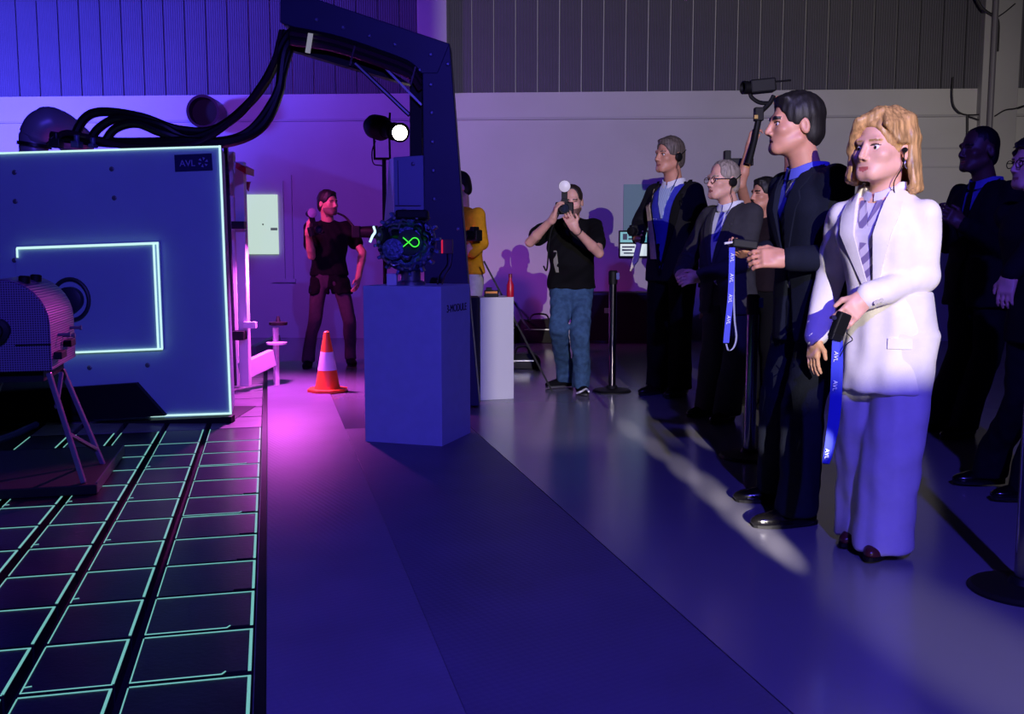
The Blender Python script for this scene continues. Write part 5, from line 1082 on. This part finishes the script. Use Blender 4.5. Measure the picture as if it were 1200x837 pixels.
def dslr(name, lab, c, fwd, up=(0, 0, 1), flash=True, tele=0.06, lm=None):
    f_ = Vector(fwd).normalized(); u_ = Vector(up); r_ = f_.cross(u_).normalized(); u_ = r_.cross(f_); R = Matrix((r_, f_, u_)).transposed(); c = Vector(c); t = thing(name, lab, 'camera', c)
    q = MB(); q.box(c, (.068, .034, .045), R); q.build('body', m_black, t, smooth=0, bevel=.01); q = MB(); q.prism([c + R @ Vector(v) for v in ((-.032, -.03, .04), (.032, -.03, .04), (.022, -.03, .07), (-.022, -.03, .07))], f_ * .06); q.build('prism_housing', m_black, t, smooth=0, bevel=.004)
    q = MB(); q.lathe([(.036, .03), (.038, .04 + tele * .6), (.041, .04 + tele), (.034, .04 + tele), (.030, .03 + tele * .8)], 22, c, f_); q.build('lens', m_black, t); q = MB(); q.lathe([(.031, .036 + tele * .8), (.02, .042 + tele * .8), (.0, .044 + tele * .8)], 20, c, f_); q.build('front_glass', mat('lens_glass', (40, 46, 60), 0.05), t)
    q = MB(); q.box(c + R @ Vector((.05, .03, -.005)), (.018, .016, .04), R); q.build('grip', m_black, t, smooth=0, bevel=.008)
    if flash:
        q = MB(); q.box(c + R @ Vector((0, -.01, .10)), (.022, .018, .035), R); q.build('flash_foot', m_black, t, smooth=0, bevel=.004)
        q = MB(); q.lathe([(.03, -.05), (.032, .0), (.042, .02), (.045, .05)], 20, c + R @ Vector((0, -.01, .16)), f_); fh = q.build('flash_head', m_black, t); q = MB(); q.lathe([(.043, .051), (.03, .055), (0, .057)], 20, c + R @ Vector((0, -.01, .16)), f_); q.build('diffuser', lm or mat('flash_diffuser', (240, 238, 228), 0.4), fh)
    return t
dslr('flash_camera', 'black camera with round white flash before the photographer\'s face', P(661.5, 244, 7.50), (-.05, -1, -.02))
q = MB(); q.tube(bez([P(655, 250, 7.45), P(645, 275, 7.5), P(641, 315, 7.55), P(637, 312, 7.6)], 6), .006, 6); tag(q.build('camera_strap', m_black), 'thin black strap hanging from the flash camera', 'strap')

# ---------------------------------------------------------------- cameraman on the left
V = Person('cameraman in black shirt lit magenta, looking aside by the cone', 388, 430, -12, 223, m_skinB, h_black, m_lipB, h=.0085, hf=.006, head_phi=-52, hsc=1.05)
J = V.J; J['elbR'] = V.w(365, 300, 9.42); J['wriR'] = V.w(361, 272, 9.25); J['elbL'] = V.w(425, 296, 9.55); J['wriL'] = V.w(420, 325, 9.40); J['ankR'] = V.loc(G(361, 431)) + Vector((0, 0, .088)); J['ankL'] = V.loc(G(411, 428)) + Vector((0, 0, .088)); J['kneeR'] = V.w(369, 375, 9.5); J['kneeL'] = V.w(410, 378, 9.6)
V.hand('R', (.1, -.2, 1), (.7, .3, 0), (.5, 1.1, 1.6)); V.hand('L', (-.15, -.3, -1), (-.8, .2, 0), (.3, .7, 1.0))
V.body(stubble=MATS['beard_shadow']); V.hair('short'); V.top('t_shirt', m_blk, .92, -.006, 'man', sleeves=.6, sr=(.07, .06, .05), seed=61, wr=.004)
V.trousers('trousers', cloth('plum_trousers', (74, 56, 66)), .09, .068, .06, .06, seed=62); V.shoes(m_blk)
q = MB(); V.trousers('tied_jacket', m_blk, .105, .10, .09, .74, waist=1.0, seed=63, wr=.008)
dslr('shoulder_camera', 'dark camera with upright flash held by the magenta-lit cameraman', P(370, 270, 9.2), (.5, -.85, .05), (-.35, .1, .93), lm=mat('flash_dull', (150, 130, 170), 0.4))
tl = thing('telephoto_camera', 'black telephoto lens camera under the cameraman\'s arm pointing at the motor', 'camera', P(430, 272, 9.2)); q = MB(); q.lathe([(.05, 0), (.055, .1), (.06, .17), (.05, .172)], 20, P(421, 272, 9.25), (1, -.1, 0)); q.build('lens', m_black, tl); q = MB(); q.box(P(418, 272, 9.25), (.04, .06, .055)); q.build('body', m_black, tl, smooth=0, bevel=.01)
q = MB(); q.tube(bez([P(418, 270, 9.2), P(405, 255, 9.3), P(396, 250, 9.4)], 6), .01, 6); q.build('strap', m_black, tl)

# ---------------------------------------------------------------- person in yellow behind the column
Y_ = Person('person in a mustard yellow sweater behind the boom column', 544, 449, 40, 201, m_skinA, h_black, m_lipB, h=.009, hf=.007, head_phi=70, hsc=1.0, lean=(-.02, -.02), head_pitch=-.2)
J = Y_.J; J['elbL'] = Y_.w(564, 285, 8.3); J['wriL'] = Y_.w(553, 296, 8.2); Y_.hand('L', (-.8, -.3, .4), (0, .8, .3), (.5, 1, 1.4))
Y_.body(); Y_.hair('short'); Y_.top('sweater', cloth('mustard_sweater', (214, 150, 24)), .94, .0, 'man', seed=71); Y_.trousers('trousers', cloth('pale_trousers', (190, 185, 195)), seed=72); Y_.shoes(m_blk); Y_.shirt(m_shirt, hem=1.3)
cmx = dslr('small_camera', 'black camera held by the person in yellow', P(556, 276, 8.1), (-.8, -.6, 0), flash=False)
q = MB(); q.bar(P(567, 306, 8.0), P(567, 306, 8.0) + (P(588, 346, 8.0) - P(567, 306, 8.0)) * (P(567, 306, 8.0).z / (P(567, 306, 8.0).z - P(588, 346, 8.0).z)), .02, .014); tag(q.build('slim_stick', m_black), 'thin dark stick leaning by the person in yellow', 'stick')

# ---------------------------------------------------------------- dark figures on the right
D = Person('bald man in a dark suit standing in shadow behind the woman', 1140, 512, 70, 149, m_skinC, hairm('hair_cropped', (12, 10, 10)), m_lipB, h=.008, hf=.006, head_phi=76, hsc=1.08, wide=1.1, head_off=(0, .03, 0))
J = D.J; J['elbL'] = D.w(1172, 290, 5.85); J['wriL'] = D.w(1128, 262, 5.7); J['elbR'] = D.w(1110, 285, 6.3); J['wriR'] = D.w(1100, 262, 5.95); D.hand('L', (-.8, 0, .5), (-.2, .9, 0), (.5, 1, 1.4)); D.hand('R', (-.4, -.6, .5), (.8, -.3, 0), (.5, 1, 1.4)); J['ankR'] = D.loc(G(1098, 505)) + Vector((0, 0, .09))
J['ankL'] = D.loc(G(1130, 512)) + Vector((0, 0, .09)); D.body(); D.hair('stubble'); D.shirt(cloth('blue_violet_shirt', (90, 92, 190), 0.7, 0.1)); D.collar(MATS['blue_violet_shirt'], r=.08); jk = D.top('jacket', m_blk2, .76, .004, 'man', seed=81, open_v=(1.06, .085), cutfront=.05); D.lapels(jk, m_blk2, 1.06, .085); D.tie(m_blk, 1.05); D.trousers('trousers', m_blk2, seed=82); D.shoes(m_lshoe)
E_ = Person('person with glasses and dark hair at the right edge of the photo', 1215, 588, 70, 160, m_skinA, h_black, m_lipB, h=.008, hf=.006, head_phi=82, hsc=1.05, lean=(-.07, 0))
J = E_.J; J['elbL'] = E_.w(1224, 270, 4.35); J['wriL'] = E_.w(1184, 322, 4.38); J['elbR'] = E_.w(1190, 280, 4.8); J['wriR'] = E_.w(1196, 330, 4.75); E_.hand('L', (-.25, -.1, -1), (.6, .5, 0), (.3, .6, .9)); J['ankR'] = E_.loc(G(1150, 570)) + Vector((0, -.05, .09)); J['ankL'] = E_.loc(G(1195, 588)) + Vector((0, -.05, .09)); E_.toe = {'R': E_.Ri @ Vector((-1, 0, 0)), 'L': E_.Ri @ Vector((-1, -.1, 0))}
E_.body(); E_.hair('curly'); E_.glasses(); E_.top('jacket', m_blk2, .78, .002, 'man', seed=91); E_.trousers('trousers', m_blk2, .1, .085, .085, seed=92); E_.shoes(m_lshoe); E_.ribbon('scarf', cloth('grey_scarf', (150, 160, 160)), [(1.2, -.06, -.02), (1.35, -.10, -.04), (1.45, -.10, -.045)], .012, .01)

# ---------------------------------------------------------------- gimbal operator
K = Person('camera operator half hidden behind, raising a gimbal overhead', 893, 476, 58, 208, m_skinB, h_black, m_lipB, h=.008, hf=.006, head_phi=68, hsc=1.05)
J = K.J; J['elbR'] = K.w(868, 216, 7.0); J['wriR'] = K.w(879, 170, 6.95); J['elbL'] = K.w(926, 190, 6.95); J['wriL'] = K.w(921, 132, 6.95); K.hand('R', (.22, -.05, 1), (.6, -.5, 0), (.7, 1.5, 2.2), sgn=1); K.hand('L', (-.3, -.05, 1), (-.6, -.5, 0), (.5, 1.2, 1.7))
K.body(); K.hair('short'); K.top('t_shirt', cloth('maroon_black', (30, 20, 24)), .9, -.002, 'man', sleeves=.45, seed=95); K.trousers('trousers', m_blk, seed=96); K.shoes(m_blk)
gb = thing('camera_gimbal', 'black gimbal with a video camera raised above the guests', 'gimbal', P(880, 160, 6.9)); GY = 6.88
q = MB(); q.tube([P(877, 192, GY), P(884, 165, GY), P(889, 140, GY)], [.024, .022, .022], 12); q.build('grip', m_black, gb); q = MB(); q.box(P(889, 134, GY), (.03, .03, .045)); q.build('control_head', m_black, gb, smooth=0, bevel=.006); q = MB(); q.box(P(886, 137, GY - .035), (.012, .006, .012)); q.build('joystick_plate', mat('amber_mark', (190, 150, 60), .5), gb, smooth=0)
q = MB(); q.tube(bez([P(893, 130, GY), P(902, 121, GY), P(907, 112, GY)], 5), .016, 8); q.build('roll_arm', m_black, gb); q = MB(); q.tube(bez([P(902, 121, GY), P(890, 120, GY), P(881, 114, GY), P(879, 108, GY)], 5), .014, 8); q.build('tilt_arm', m_black, gb)
q = MB(); q.box(P(893, 101, GY), (.085, .05, .045), Matrix.Rotation(-.1, 3, 'Y')); q.build('camera_body', m_black, gb, smooth=0, bevel=.01); q = MB(); q.lathe([(.042, 0), (.045, .06), (.036, .064), (.03, .03)], 18, P(880, 103, GY), (-1, -.3, 0)); q.build('lens', m_black, gb); q = MB(); q.tube([P(904, 96, GY), P(927, 94, GY)], .007, 6); q.build('handle', m_black, gb)
bm_ = thing('camera_rig', 'black camera rig part behind the charcoal-suited man\'s head', 'camera rig', P(862, 190, 7.0)); q = MB(); q.box(P(868, 190, 7.1), (.085, .03, .025)); q.build('rail', m_black, bm_, smooth=0, bevel=.005); q = MB(); q.box(P(852, 186, 7.05), (.022, .03, .055)); q.build('monitor', m_black, bm_, smooth=0, bevel=.005); q = MB(); q.tube([P(868, 192, 7.1), P(872, 225, 7.15)], .015, 8); q.build('mount', m_black, bm_)
